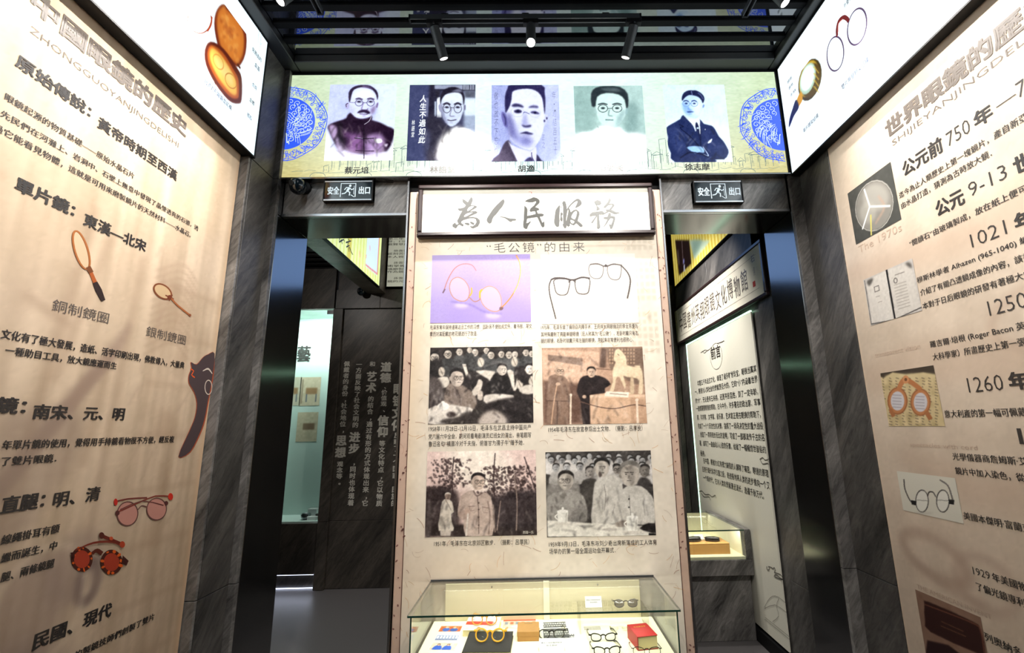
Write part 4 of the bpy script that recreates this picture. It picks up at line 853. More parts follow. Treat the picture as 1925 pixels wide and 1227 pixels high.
# fifth
k1 = crop(BN, 1235, 150, S1); r = brect(BN, ((1254, 160), (1366, 160), (1250, 305), (1372, 305)))
p = Paint(150, 178, r, (216, 240, 252), k1); p.noise(2, 20); p.poly('100,560 900,560 980,1060 100,1060', (236, 250, 255), 8, .8, 2)
p.poly('338,455 300,505 150,590 118,640 145,740 135,820 180,940 232,1054 745,1054 740,1020 860,1014 905,960 912,900 850,790 790,725 745,640 700,590 600,565 545,505 500,600', (34, 46, 92), .8, 1, 2)
p.poly('340,455 400,510 470,520 545,505 548,580 560,700 500,640 440,560 380,500', (240, 252, 255), .8, 1, 2); p.poly('505,540 535,600 548,700 560,840 530,700 490,600', (22, 28, 66), .8, 1, 2); p.line('470,590 495,655', 2.4, (210, 226, 250)); p.ell(523, 620, 15, 12, (200, 226, 240), .5); p.ell(617, 637, 8, 8, (226, 236, 250), .4)
p.line('285,575 340,600 300,620 420,720 540,850', 1.6, (14, 18, 48)); p.line('560,620 560,850', 1.6, (14, 18, 48)); p.poly('150,650 260,620 330,760 380,860 300,940 200,860', (52, 66, 120), 6, .7, 2); p.poly('600,620 700,640 760,760 850,880 700,900 600,850', (50, 62, 114), 6, .6, 2)
p.poly('380,865 450,850 560,855 605,900 600,935 540,925 490,945 420,900', (160, 206, 250), .8, 1, 2); p.line('590,860 655,960 640,972 600,955', 1.8, (180, 200, 236)); p.line('300,1000 420,930 560,950 660,990', 2.5, (16, 22, 54), .8); p.line('680,1010 860,1010', 2, (20, 26, 62), .8); p.poly('650,800 690,760 706,760 690,800 655,815', (236, 246, 255), .6, 1)
p.poly('325,290 330,230 400,170 500,180 580,250 590,330 560,420 520,490 460,492 380,450 335,390', (196, 228, 254), 1, 1, 2); p.poly('335,300 400,320 390,400 440,470 380,440 340,380', (120, 168, 232), 4, .8, 2); p.poly('460,300 580,290 560,420 500,480', (232, 248, 255), 5, .9, 2)
p.poly('322,275 320,220 350,165 410,138 460,140 500,140 560,170 600,215 607,260 585,305 570,270 530,225 470,205 410,200 360,230', (28, 34, 74), .8, 1, 2); p.line('440,150 452,195', 1.2, (120, 136, 190)); p.line('520,170 560,200 590,250', 2, (90, 104, 160), .8, .7)
p.poly('322,290 314,320 330,350', (170, 204, 246), .8, 1); p.poly('590,320 608,325 600,355 582,360', (120, 150, 210), .8, 1)
for cx_ in (375, 478): p.ring(cx_, 308, 44, 36, 1.0, (110, 150, 210)); p.line([(cx_-34, 278), (cx_, 268), (cx_+30, 284)], 2, (50, 70, 130), .6); p.ell(cx_, 306, 20, 10, (50, 76, 140), 1); p.ell(cx_, 306, 8, 7, (20, 30, 80), .5)
p.line('418,305 440,306', 1, (100, 140, 200)); p.poly('395,340 425,380 455,385 430,395 395,388', (110, 156, 226), 1.5, .9, 2); p.poly('380,410 420,402 480,412 430,422 400,424', (50, 80, 150), 1, 1, 2); p.line('410,440 450,440', 1.2, (120, 160, 220), .8)
p.folds(160, 620, 820, 1000, 24, .16); p.grain(.55)
p.build(BN, 'portrait', 'film_ban', .0014, label='navy suited man with folded arms, rightmost portrait')
for t, x0, x1 in (('蔡元培', 648, 693.5), ('林語堂', 808, 856), ('胡適', 973.5, 1005), ('郁達夫', 1125, 1172), ('徐志摩', 1287.5, 1335)):
    a = BN.uv(x0, 320); b_ = BN.uv(x1, 320); BN.text(t, a[0], b_[0], 3.325+.004, .050, 'ink', .0016, .022)

# ================================================================== CENTRE BOARD WITH SIX PHOTOGRAPHS
CB = Board('exhibition_board', 'F', 2.600, .04, .02, 'pale beige centre board with six photographs and captions, between the two doorways', 'display board')
M['board_edge'] = plain('flecked rose paper', rgb(196, 168, 150), .6, noise=.12, nscale=26)
CB.box('panel', 'board_edge', -.778, .842, .02, 3.20, -.036, -.0012, .004)
CB.rect = (-.730, .02, .796, 3.198)
p = Paint(240, 500, CB.rect, (226, 216, 200)); p.noise(4, 14).noise(2.5, 3).noise(3, 60)
p.poly([(-.73, 3.285), (-.60, 3.285), (-.66, 2.6), (-.69, 1.6), (-.73, 1.2)], (214, 186, 150), 9, .6, 2); p.poly([(-.73, .6), (-.3, .65), (0, 1.0), (-.4, 1.05), (-.73, 1.1)], (206, 180, 152), 14, .35, 2)
for j in range(6):                                    # faint lattice window printed at the upper right
    for i in range(5):
        for z0 in (2.12, 2.45, 2.78): p.poly([(.60+.035*i, z0+.045*j), (.625+.035*i, z0+.045*j), (.625+.035*i, z0+.045*j+.03), (.60+.035*i, z0+.045*j+.03)], (188, 176, 156), .5, .45, 0)
for z in (2.86, 2.81): p.line([(.25, z), (.72, z)], 1.2, (190, 178, 158), .5, .7)
p.ell(.70, 2.88, .02, .02, (150, 140, 128), 1, .8); p.ell(.715, 2.34, .012, .016, (170, 156, 140), 1, .7)
p.build(CB, 'background_print', n=.0)
f = Flat(CB, n0=-.0008, dn=0)
for k in range(560):                                 # straw fibres of the handmade paper
    u = -.77+RS.rand()*1.6; v = .1+RS.rand()*2.98; a = RS.rand()*PI2; cv = RS.randn()*9; L = .02+RS.rand()*.05; pts = [(u, v)]
    edge = u < -.73 or u > .80
    for j in range(6): a += cv*L/6*2; pts.append((pts[-1][0]+L/6*math.cos(a), pts[-1][1]+L/6*math.sin(a)))
    if min(q[0] for q in pts) < -.776 or max(q[0] for q in pts) > .84 or max(q[1] for q in pts) > 3.19: continue
    c = [(206, 178, 142), (214, 170, 120), (196, 176, 156), (168, 130, 110)][RS.randint(4)]; f.stroke(pts, .0013+RS.rand()*.001, c, n=.0006)
for k in range(90):
    u = RS.choice([-.77+RS.rand()*.04, .80+RS.rand()*.035]); v = .2+RS.rand()*2.9; f.ell((u, v), .003+RS.rand()*.006, .002+RS.rand()*.003, (120, 84, 78), rot=RS.rand()*3)
    f.v[-28:] = [(a, b, .0006) for a, b, _ in f.v[-28:]]
prop(f.build('paper_fibres', 'print'), kind='stuff')
f = Flat(CB, n0=.0007)
for u in (-.731, .797): f.stroke([(u, .02), (u, 3.19)], .004, (86, 54, 46))
f.build('border_groove', 'print')
CB.text('“毛公镜”的由来', *[CB.uv(x, 470)[0] for x in (915, 1099)], CB.uv(1000, 474)[1], .066, 'ink', .0015, -.012, space=1.25)
k6 = crop(CB, 760, 330, .26896)
def crect(*pts): return brect(CB, pts)
# 1 gold rimmed spectacles on violet
r = crect((812.3, 478.7), (996, 478.7), (809, 606), (998.8, 606)); p = Paint(200, 134, r, (164, 148, 206), k6); p.noise(2.5, 2); p.poly('190,550 420,550 300,800 190,820', (176, 162, 214), 12, .7, 2); p.poly('480,720 880,900 890,1030 300,1030', (150, 132, 196), 12, .6, 2)
p.ell(400, 905, 50, 16, (206, 196, 236), 3, .8); p.ell(620, 975, 55, 22, (206, 196, 236), 3, .7); p.line('330,880 460,900 560,950 680,965', 3, (118, 100, 164), 1.5, .6)
p.poly('318,800 330,730 380,712 430,740 455,800 440,860 400,878 350,860', (190, 178, 224), .8, .6, 3); p.poly('530,840 545,795 600,772 650,800 677,860 670,930 630,945 560,915', (190, 178, 224), .8, .6, 3)
p.line('318,790 330,735 372,711 420,732 452,785 452,845 425,875 380,872 340,845', 1.8, (176, 128, 96), closed=True); p.line('530,840 548,795 592,773 640,790 672,840 678,905 655,945 600,942 550,900', 1.8, (182, 138, 104), closed=True)
p.line('455,850 490,880 525,868 530,850', 2, (160, 116, 100)); p.line('460,840 472,815 470,785', 3, (214, 158, 70)); p.line('528,850 530,815 543,798', 4, (220, 160, 60)); p.line('275,815 305,730 345,660 385,628 430,618 475,628 503,665', 2.2, (172, 120, 110)); p.line('272,818 285,795', 3, (110, 84, 100))
p.line('672,930 740,855 790,765 810,680 805,610 782,560', 2.6, (206, 130, 70)); p.line('765,820 800,740 812,660 805,600 784,565', 1.2, (244, 190, 120)); p.poly('665,920 690,918 688,935 668,940', (110, 80, 80), .5, 1)
p.build(CB, 'photo_print', n=.0014, label='photo of gold rimmed glasses on violet, top left')
# 2 two dark frames on white
r = crect((1018, 477.5), (1192.5, 477.5), (1016, 608), (1202, 608)); p = Paint(196, 140, r, (238, 234, 222), k6); p.poly('960,800 1640,760 1640,1035 960,1035', (226, 218, 204), 14, .8, 0)
dk = (62, 54, 54)
p.poly('1048,735 1150,735 1145,825 1070,830', (214, 206, 198), 1.5, .8); p.poly('1195,735 1292,730 1285,822 1215,822', (214, 206, 198), 1.5, .8)
p.line('1048,732 1100,722 1155,735 1150,790 1135,828 1095,835 1065,820 1052,780', 2.0, dk, closed=True); p.line('1195,735 1245,715 1295,728 1292,790 1280,822 1240,828 1205,810', 2.0, dk, closed=True)
p.line('1028,728 1060,716 1120,718 1180,730 1240,712 1295,718', 3.4, dk); p.line('1150,745 1172,728 1196,745', 2.6, dk); p.line('1028,728 1014,770 1018,830 1040,920 1060,998', 2.6, dk); p.line('1106,838 1095,890 1066,990', 1.6, (206, 192, 176), 1)
p.line('1296,628 1330,620 1385,632 1388,680 1370,715 1330,720 1300,700 1290,660', 1.7, (84, 76, 76), closed=True); p.line('1422,636 1470,622 1512,632 1512,690 1495,725 1450,725 1425,695', 1.7, (84, 76, 76), closed=True)
p.line('1300,622 1350,618 1405,636 1460,620 1518,628', 3, (84, 76, 74)); p.line('1518,632 1560,680 1578,730 1572,790 1558,856', 3, (74, 66, 66)); p.line('1405,628 1412,632', 5, dk)
p.line('1610,730 1590,790 1572,840', 1.4, (214, 200, 186), 1)
p.build(CB, 'photo_print', n=.0014, label='photo of two dark square frames on white, top right')
# helpers for black and white scenes
def head(p, x, y, s, face, hair, glasses=False, turn=0, cap=None):
    p.ell(x, y, s*.40, s*.52, face, .5); p.ell(x+turn*s*.1, y+s*.05, s*.30, s*.36, tuple(min(255, c+18) for c in face), 1.2, .7); p.ell(x-turn*s*.22+(0 if turn else s*.2), y+s*.06, s*.15, s*.40, tuple(int(c*.72) for c in face), 1.6, .7)
    p.poly([(x-s*.43, y-s*.04), (x-s*.43, y-s*.36), (x-s*.2, y-s*.56), (x+s*.2, y-s*.56), (x+s*.43, y-s*.34), (x+s*.42, y-s*.08), (x+s*.35, y-s*.26), (x+s*.1, y-s*.39), (x-s*.2, y-s*.37), (x-s*.35, y-s*.22)], cap or hair, .6, 1, 2)
    d = tuple(int(c*.35) for c in face)
    if s > 34:
        for q in (-1, 1):
            p.line([(x+turn*s*.12+q*s*.10-s*.07, y-s*.08), (x+turn*s*.12+q*s*.10+s*.07, y-s*.08)], max(.7, s*.018), d, .4, .75)
            p.ell(x+turn*s*.12+q*s*.13, y+s*.0, s*.045, s*.025, d, .4, .9)
            if glasses: p.ring(x+turn*s*.14+q*s*.17, y+.01*s, s*.14, s*.12, .9, d, 0, .3, .8)
        p.line([(x+turn*s*.18, y+s*.06), (x+turn*s*.18, y+s*.16)], 1, d, .5, .7); p.line([(x+turn*s*.14-s*.08, y+s*.27), (x+turn*s*.14+s*.09, y+s*.27)], 1.2, d, .4)
        p.poly([(x-s*.38, y-s*.02), (x-s*.46, y-s*.06), (x-s*.46, y+s*.14), (x-s*.36, y+s*.16)], tuple(int(c*.8) for c in face), .4, 1, 2)
# 3 applauding audience
k7 = crop(CB, 780, 640, .34236); r = crect((808, 652), (1000.3, 652), (806, 795.8), (1003.2, 795.8)); p = Paint(206, 150, r, (44, 38, 36), k7)
W_, D_ = (214, 206, 194), (26, 22, 22)
for x, y, s in ((110, 95, 58), (182, 75, 50), (245, 62, 42), (330, 65, 44), (392, 55, 36), (418, 80, 44), (474, 75, 40), (516, 78, 44), (548, 76, 40), (608, 66, 40), (640, 72, 38), (300, 52, 34)):
    p.poly([(x-s*.9, y+s*2.2), (x-s*.7, y+s*.7), (x, y+s*.4), (x+s*.7, y+s*.7), (x+s*.9, y+s*2.2)], (50+int(RS.rand()*30),)*3, 1, 1, 2); head(p, x, y, s, (190, 180, 168), D_, s > 48)
p.poly('84,120 150,110 150,260 84,260', (34, 30, 30), 2, 1, 2); p.poly('260,130 280,130 318,275 296,240', W_, .6, 1, 0)
for x, y in ((148, 172), (362, 120), (546, 118), (575, 240), (640, 220)): p.ell(x, y, 18, 26, (206, 196, 182), 1); p.line([(x-8, y-18), (x+6, y+16)], 1.3, (120, 110, 100), .5)
p.poly('205,215 260,210 320,170 420,190 440,250 400,320 340,280', (36, 30, 30), 2, 1, 2); p.poly('340,165 440,170 420,225 400,210 350,180', W_, 1, 1, 2)
p.poly('440,180 490,190 530,215 545,290 410,310 400,250', (24, 20, 20), 1, 1, 2); head(p, 478, 160, 62, (196, 186, 174), D_, False, 1.2); p.poly('505,165 540,170 548,260 560,200 560,260 540,275 520,210', W_, .8, 1, 2); p.poly('545,150 610,140 640,180 600,240 560,200', (40, 34, 34), 1, 1, 2); head(p, 628, 158, 56, (226, 216, 204), D_, False)
p.poly('128,205 180,200 190,245 150,262 126,240', W_, .8, 1, 2); p.poly('80,205 140,215 165,290 165,340 82,370', (88, 80, 78), 2, 1, 2)
p.poly('165,290 190,235 250,240 300,270 330,300 340,350 300,385 200,360 165,345', (136, 122, 112), 1.2, 1, 2); p.poly('200,250 260,300 250,350 210,330', (110, 98, 92), 3, .8, 2); p.line('215,250 245,300 250,350', 1.5, (84, 72, 68), .6)
head(p, 232, 205, 92, (190, 176, 164), D_, True, .9); p.poly('312,280 340,240 350,212 372,225 362,270 330,305', (206, 196, 184), .8, 1, 2); p.poly('345,275 372,280 370,325 345,320', (196, 184, 172), .8, 1, 2)
p.poly('375,310 420,292 540,300 520,340 400,350', (222, 214, 204), 1, 1, 2); p.poly('400,340 540,310 650,300 652,455 500,455 470,380 380,400', (36, 30, 30), 2, 1, 2); p.poly('570,260 640,240 650,290 590,290', W_, 1, 1, 2)
p.poly('75,375 160,350 260,360 320,375 280,430 190,455 75,455', (224, 216, 206), 1, 1, 2); p.ell(158, 360, 32, 22, (240, 236, 228), .8); p.ell(155, 338, 10, 8, (240, 236, 228), .6); p.ell(200, 405, 26, 16, (70, 60, 58), 1.5); p.poly('155,430 240,418 290,390 360,400 362,455 150,455', (50, 44, 42), 2, .9, 2)
p.poly('355,430 380,395 430,382 480,400 505,455 355,455', (190, 178, 168), 3, 1, 2)
for q_ in ((165, 260, 330, 370), (420, 200, 540, 290), (90, 110, 640, 190), (410, 320, 640, 450), (80, 230, 160, 360), (80, 370, 320, 450)): p.folds(*q_, 14, .22)
p.grain(1.3)
p.build(CB, 'photo_print', n=.0014, label='black and white photo of an applauding audience')
# 4 man in a grey suit walking with a stick among trees
r = crect((802.5, 847.2), (1006.5, 847.2), (800, 1007.3), (1010, 1007.3)); p = Paint(210, 164, r, (226, 200, 192), k7); p.poly('170,605 470,605 540,720 520,800 420,840 260,800', (250, 240, 226), 14, .9, 2); p.poly('60,1010 665,1000 672,1075 58,1075', (48, 38, 36), 2, 1, 0)
for k in range(900):
    k = k % 330
    if k < 70: x, y = 200+RS.randn()*50, 650+RS.rand()*160
    elif k < 190: x, y = 560+RS.randn()*70, 690+RS.rand()*180
    elif k < 250: x, y = 110+RS.randn()*50, 800+RS.rand()*80
    else: x, y = 430+RS.randn()*35, 690+RS.rand()*230
    g_ = RS.rand(); p.ell(x, y, 3+RS.rand()*8, 2+RS.rand()*6, (48+g_*60, 36+g_*52, 36+g_*50), .6, .85, RS.rand()*90)
p.poly('60,820 230,820 240,1020 58,1020', (46, 36, 36), 4, .9, 2); p.poly('420,860 670,820 672,1020 420,1010', (44, 36, 38), 5, .9, 2); p.poly('380,840 440,850 430,1000 415,1000', (60, 50, 48), 3, .8, 2)
for s_ in ('215,640 205,760 212,860', '440,620 432,760 440,900', '545,740 560,880 556,1040', '600,640 640,760 660,820', '470,880 450,1040', '430,900 440,1050'): p.line(s_, 2, (150, 132, 122) if '10' in s_[-6:] else (60, 46, 46), .5)
p.poly('70,880 92,900 90,1068 60,1068', (80, 70, 68), 1, 1, 2)
p.poly('150,885 175,868 205,885 215,940 200,950 205,1000 213,1042 132,1042 138,960', (214, 204, 190), .6, 1, 2); p.poly('140,1042 200,1042 196,1070 142,1070', (200, 188, 176), .6, 1, 0); head(p, 182, 855, 38, (150, 130, 118), (230, 222, 208)); p.line('168,870 200,930', 2, (150, 138, 126), .5)
p.poly('322,820 270,840 245,880 235,960 270,985 278,1068 424,1068 430,960 418,860 380,832 350,850', (196, 176, 164), .6, 1, 2); p.poly('240,940 300,930 300,975 250,980', (180, 158, 146), 1, 1, 2); p.line('342,850 350,940 350,1060', 1.4, (110, 92, 86), .4); p.line('400,880 412,960 405,1060', 1.8, (130, 110, 102), .6)
for yy in (890, 926, 968, 1012): p.ell(350, yy, 5, 5, (100, 84, 78), .3)
p.line('296,910 328,908', 1.3, (130, 110, 102)); p.line('368,912 405,918', 1.3, (130, 110, 102)); p.line('300,905 304,932 326,930', 1, (150, 130, 120)); p.line('372,912 376,940 402,944', 1, (150, 130, 120)); p.line('322,825 340,852 372,835', 2.2, (120, 102, 96), .6)
head(p, 348, 775, 88, (212, 190, 174), (34, 28, 28), True, .7); p.ell(288, 936, 16, 18, (196, 170, 156), .6); p.line('292,950 282,1068', 3, (216, 206, 196), .4)
for q_ in ((245, 850, 425, 1060), (135, 890, 210, 1060), (60, 860, 240, 1060), (430, 860, 670, 1060)): p.folds(*q_, 18, .15)
p.grain(1.2)
p.build(CB, 'photo_print', n=.0014, label='sepia photo of a man in a buttoned suit with a stick among trees')
CB.text('西瑞一乐', *[CB.uv(x, 1000)[0] for x in (983, 1003)], CB.uv(990, 1003)[1], .016, 'ink_white', .0020, .01)
# 5 visitors beside a carved horse
k8 = crop(CB, 1000, 640, .3421); r = crect((1018, 652.7), (1206.5, 652.7), (1022, 796.7), (1217.5, 796.7)); p = Paint(200, 150, r, (172, 140, 118), k8)
p.poly('55,50 370,62 378,240 60,220', (206, 172, 148), 1.5, 1, 0); p.poly('88,78 280,98 275,138 90,110', (140, 118, 104), .8, 1, 0); p.noise(5, 3); p.poly('380,40 410,40 405,150 370,150', (96, 76, 66), 1.5, 1, 0); p.poly('405,40 610,40 615,240 560,240 430,160', (120, 98, 84), 1.5, 1, 0)
for i in range(5):
    for j in range(5): p.ell(495+i*16, 52+j*18, 5, 6, (186, 156, 128), .5, .8); p.ell(428+(i % 2)*14, 52+j*18, 4, 6, (176, 146, 120), .5, .8)
p.poly('65,220 380,250 320,456 66,456', (104, 78, 66), 3, 1, 0); p.poly('355,150 440,160 430,240 360,200', (190, 156, 132), 1, 1, 0); p.line('355,155 440,162', 1.5, (120, 92, 78))
p.poly('90,230 95,200 130,185 180,200 205,240 215,330 200,335 196,456 84,456 90,330 80,325', (136, 110, 94), .8, 1, 2); p.line('140,330 140,456', 1.5, (80, 60, 52), .6); p.line('84,330 210,332', 1.4, (90, 70, 60)); p.poly('96,196 140,210 150,240 138,250 110,240', (120, 96, 82), 1, .9, 2)
head(p, 150, 165, 54, (196, 166, 142), (60, 46, 40), True, 1, (190, 166, 146)); p.line('138,245 120,350 108,455', 2.2, (196, 160, 132), .4); p.line('214,300 212,456', 3.6, (226, 206, 184), .4); p.ell(144, 238, 13, 9, (206, 176, 152), .6)
p.poly('265,210 300,192 345,190 400,205 432,240 400,262 396,300 320,300 320,456 280,456 268,330 246,280', (34, 24, 24), .8, 1, 2); head(p, 326, 175, 56, (204, 174, 150), (30, 24, 22), False); p.ell(288, 308, 11, 10, (206, 176, 152), .6)
hc = (226, 204, 172); p.poly('458,55 470,48 485,52 508,80 520,110 520,135 560,145 596,150 608,200 606,290 582,288 588,220 560,205 520,200 500,195 515,240 510,280 548,285 555,292 522,292 480,200 460,215 450,275 425,280 445,220 440,170 460,120 448,110 450,80', hc, .8, 1, 2)
p.poly('540,205 556,206 560,285 540,290', (200, 176, 146), .8, 1, 2); p.poly('470,130 520,140 520,180 470,190', (200, 174, 144), 3, .6, 2); p.ell(490, 160, 40, 28, (240, 222, 194), 3, .6); p.line('470,75 478,82', 1.4, (120, 96, 78)); p.poly('560,140 590,138 590,150', hc, .8, 1)
p.poly('318,300 400,288 620,296 634,456 322,456', (214, 178, 148), .8, 1, 0); p.poly('318,300 620,296 618,310 320,314', (232, 200, 172), .8, 1, 0); p.poly('400,290 410,278 532,284 528,312 400,304', (244, 230, 212), .5, 1, 0); p.poly('540,310 632,330 634,456 545,456', (190, 154, 126), 1.5, .8, 0)
p.line('222,320 300,345 380,366 460,372 560,352 640,362', 1.8, (96, 72, 62), .4); p.line('575,325 580,456', 4.2, (232, 212, 190), .4); p.ell(575, 325, 10, 8, (236, 218, 198), .5); p.ell(214, 298, 7, 8, (236, 218, 198), .5)
for q_ in ((90, 200, 205, 440), (260, 210, 400, 440), (330, 310, 620, 440), (70, 60, 370, 230)): p.folds(*q_, 14, .14)
p.grain(1.0)
p.line('428,290 520,298', 1.4, (120, 96, 80), .5, .8)
p.build(CB, 'photo_print', n=.0014, label='sepia photo of visitors beside a carved horse')
# 6 three seated men with lidded cups before a crowd
r = crect((1024.6, 848), (1222, 848), (1029, 1007.5), (1234.5, 1007.5)); p = Paint(206, 164, r, (62, 58, 56), k8); p.noise(7, 6)
for row, yy, s in ((0, 632, 34), (1, 655, 38), (2, 690, 44)):
    for k in range(11 - row):
        x = 80+k*(56+row*6)+RS.rand()*14+row*20; y_ = yy+RS.rand()*12; wv = 150+int(RS.rand()*70)
        p.poly([(x-s*.9, y_+s*2), (x-s*.6, y_+s*.7), (x, y_+s*.4), (x+s*.6, y_+s*.7), (x+s*.9, y_+s*2)], (wv, wv-4, wv-8), .8, 1, 2); head(p, x, y_, s, (150+int(RS.rand()*30),)*3, (34, 32, 30))
p.poly('90,790 150,760 250,760 250,900 90,880', (150, 146, 140), 2, .8, 2); p.poly('270,790 300,760 350,760 370,830 350,930 280,900', (70, 66, 62), 1, 1, 2); head(p, 320, 722, 60, (150, 144, 138), (34, 30, 28), False)
head(p, 468, 708, 54, (140, 134, 128), (30, 28, 26), True); p.poly('580,770 620,750 665,800 670,940 590,860', (60, 56, 54), 1.5, 1, 2); head(p, 618, 716, 66, (120, 114, 108), (40, 36, 34), False)
p.poly('345,780 380,760 430,735 480,760 500,820 470,900 420,1000 330,1010 332,900', (196, 192, 184), .8, 1, 2); p.line('395,790 405,850 398,930', 1.2, (120, 116, 110), .4); head(p, 384, 700, 98, (186, 178, 168), (30, 28, 26), False, .2); p.poly('365,735 372,718 385,740 372,752', (70, 60, 56), .6, .9, 2)
p.poly('85,860 160,830 200,815 260,835 295,880 300,990 210,1000 90,990', (156, 152, 146), .8, 1, 2); p.poly('150,850 190,838 175,870', (120, 116, 110), 1, .9, 2); p.poly('210,950 290,900 298,1000 220,1005', (120, 116, 112), 3, .8, 2); head(p, 188, 770, 100, (178, 170, 160), (44, 40, 38), True, -.6)
p.poly('400,960 430,880 470,840 530,800 600,800 655,850 672,900 674,1000 590,1010 560,1005 480,1000 400,1010', (202, 198, 190), .8, 1, 2); p.line('532,840 540,940 545,1000', 1.3, (130, 126, 120), .4); p.line('455,900 440,960', 1.4, (150, 146, 140), .6); p.line('610,880 620,960', 1.4, (150, 146, 140), .6)
for yy in (870, 915): p.ell(532, yy, 5, 5, (60, 56, 54), .3)
head(p, 538, 735, 130, (178, 170, 160), (128, 124, 118), False, -.3); p.poly('498,828 530,850 590,825 560,800 520,800', (190, 186, 178), 1, 1, 2)
p.poly('85,985 300,1000 420,1005 680,1020 686,1075 88,1075', (226, 222, 212), .8, 1, 0); p.poly('455,1000 510,985 520,1015 470,1022', (150, 140, 130), 1, 1, 2)
for x, y_, w_, h_ in ((170, 966, 30, 38), (550, 1005, 32, 45)):
    p.poly([(x-w_, y_-h_+8), (x+w_, y_-h_+8), (x+w_*.85, y_+h_), (x-w_*.85, y_+h_)], (240, 238, 230), .5, 1, 0); p.ell(x, y_-h_+8, w_, 9, (248, 246, 240), .5); p.ell(x, y_-h_-6, 7, 9, (248, 246, 240), .5); p.ell(x, y_+h_+2, w_*1.6, 9, (214, 208, 198), .8); p.line([(x-w_, y_-12), (x-w_-12, y_), (x-w_+2, y_+16)], 2, (236, 232, 224)); p.line([(x+w_*.7, y_-20), (x+w_*.62, y_+30)], 2.5, (190, 186, 178), 1)
p.poly('590,1030 640,1000 682,1015 684,1055 640,1050', (34, 30, 30), .8, 1, 2); p.poly('640,1055 682,1058 684,1075 640,1072', (24, 22, 22), .5, 1, 0); p.ell(430, 1036, 40, 9, (180, 174, 166), 1); p.poly('250,1012 350,1015 300,1028', (150, 146, 140), 1, .8, 2)
for q_ in ((90, 850, 295, 980), (335, 760, 480, 980), (410, 830, 665, 1000), (80, 640, 650, 760), (100, 1000, 660, 1065)): p.folds(*q_, 18, .15)
p.grain(1.2)
p.build(CB, 'photo_print', n=.0014, label='black and white photo of three men behind lidded cups')
def cap(t, x0, x1, y, hpx=10.5, bold=.0):
    a = CB.uv(x0, y); b = CB.uv(x1, y); hh = CB.uv(x0, y-hpx)[1]-a[1]; CB.text(t, a[0], b[0], (a[1]+b[1])/2, hh, 'ink', .0015, bold)
# caption lines: x start, x end, baseline
for t, x0, x1, y in (('毛泽东常年保持通宵达旦工作的习惯，因卧床不便批阅文件、看书报、写文', 808.5, 1000, 618.5), ('章而对其配戴的老花镜进行了改造．', 808, 898, 631.5),
   ('1975年，毛泽东做了摘除白内障手术，王府井大明眼镜店的李全芳便为', 1017, 1199, 618.5), ('其特殊磨制了两副单腿眼镜（后人称其为“毛公镜”），左卧时戴只有右', 1017, 1200, 631.5), ('腿的眼镜，右卧时就戴只有左腿的眼镜，用起来非常便利也很称心．', 1017, 1191, 643.8),
   ('1958年11月28日-12月10日，毛泽东在武昌主持中国共产', 806, 998.5, 809.5), ('党八届六中全会，期间观看粤剧演员红线女的演出，亲笔题写', 805.5, 998.5, 824), ('鲁迅名句“横眉冷对千夫指，俯首甘为孺子牛”赠予她．', 805.5, 985, 838),
   ('1951年，毛泽东在北京郊区散步．（摄影：吕厚民）', 816, 995, 1025), ('1954年毛泽东在故宫参观出土文物．（摄影：吕厚民）', 1031, 1208, 811),
   ('1959年9月13日，毛泽东与刘少奇出席新落成的工人体育', 1032, 1235, 1026), ('场举办的第一届全国运动会开幕式．', 1032.5, 1157, 1040)):
    cap(t, x0, x1, y, 9 if y < 660 else 10.5)

# ================================================================== CALLIGRAPHY PLAQUE
PL = Board('plaque', 'F', 2.560, .033, 2.868, 'framed white plaque with five large grey brush characters above the centre board', 'framed calligraphy')
ua, ub, va, vb = -.716, .783, 2.868, 3.226
fw = .030
for nm, a, b, c, d in (('b', ua, ub, va, va+fw), ('t', ua, ub, vb-fw, vb), ('l', ua, ua+fw, va+fw-.001, vb-fw+.001), ('r', ub-fw, ub, va+fw-.001, vb-fw+.001)):
    PL.box('frame_rail', 'wood_frame', a, b, c, d, -.036, .0, .006); 
    q = .008; PL.box('frame_rail', 'wood_frame', a+q*(nm != 'r'), b-q*(nm != 'l'), c+q*(nm != 't'), d-q*(nm != 'b'), -.002, .007, .003)
PL.box('backing', 'wood_frame', ua+.01, ub-.01, va+.01, vb-.01, -.039, -.014)
p = Paint(150, 40, (ua+fw-.003, va+fw-.003, ub-fw+.003, vb-fw+.003), (240, 238, 226)); p.noise(2, 6); p.build(PL, 'paper', n=-.010)
A = (840, 350, 190/1925); B = (1020, 350, 190/1925)
mA = lambda x, y: PL.uv(A[0]+x*A[2], A[1]+y*A[2]); mB = lambda x, y: PL.uv(B[0]+x*B[2], B[1]+y*B[2])
GI = (84, 84, 82)
f = Flat(PL, mA, n0=-.0090, dn=.00005)
f.poly('282,222 340,245 385,282 400,284 425,235 460,185 492,225 485,265 455,345 500,345 555,360 575,375 545,400 470,440 435,465 545,458 588,478 560,500 470,540 400,575 500,568 580,590 625,630 625,680 590,750 500,788 460,780 430,740 480,750 530,720 560,670 545,610 500,590 400,600 320,625 275,650 270,685 315,715 310,745 285,745 235,715 205,735 180,780 150,782 100,750 100,715 150,680 200,672 190,640 215,600 245,530 290,450 235,452 205,425 210,408 290,400 335,380 355,345 300,290', GI)
f.poly('385,450 400,410 440,375 500,362 505,375 460,420 410,452', (240, 238, 226), 2); f.poly('325,565 345,530 400,500 480,486 480,495 420,530 360,562', (240, 238, 226), 2); f.ell((188, 695), 24, 20, (240, 238, 226))
f.poly('325,690 400,682 430,705 415,727 380,722', GI, 2); f.poly('430,668 470,665 518,690 512,715 480,710', GI, 2)
f.poly('1075,230 1095,265 1085,310 1050,370 985,450 940,510 885,570 860,620 850,670 815,692 780,680 757,640 765,590 810,520 870,430 950,340 1040,255', GI, 2)
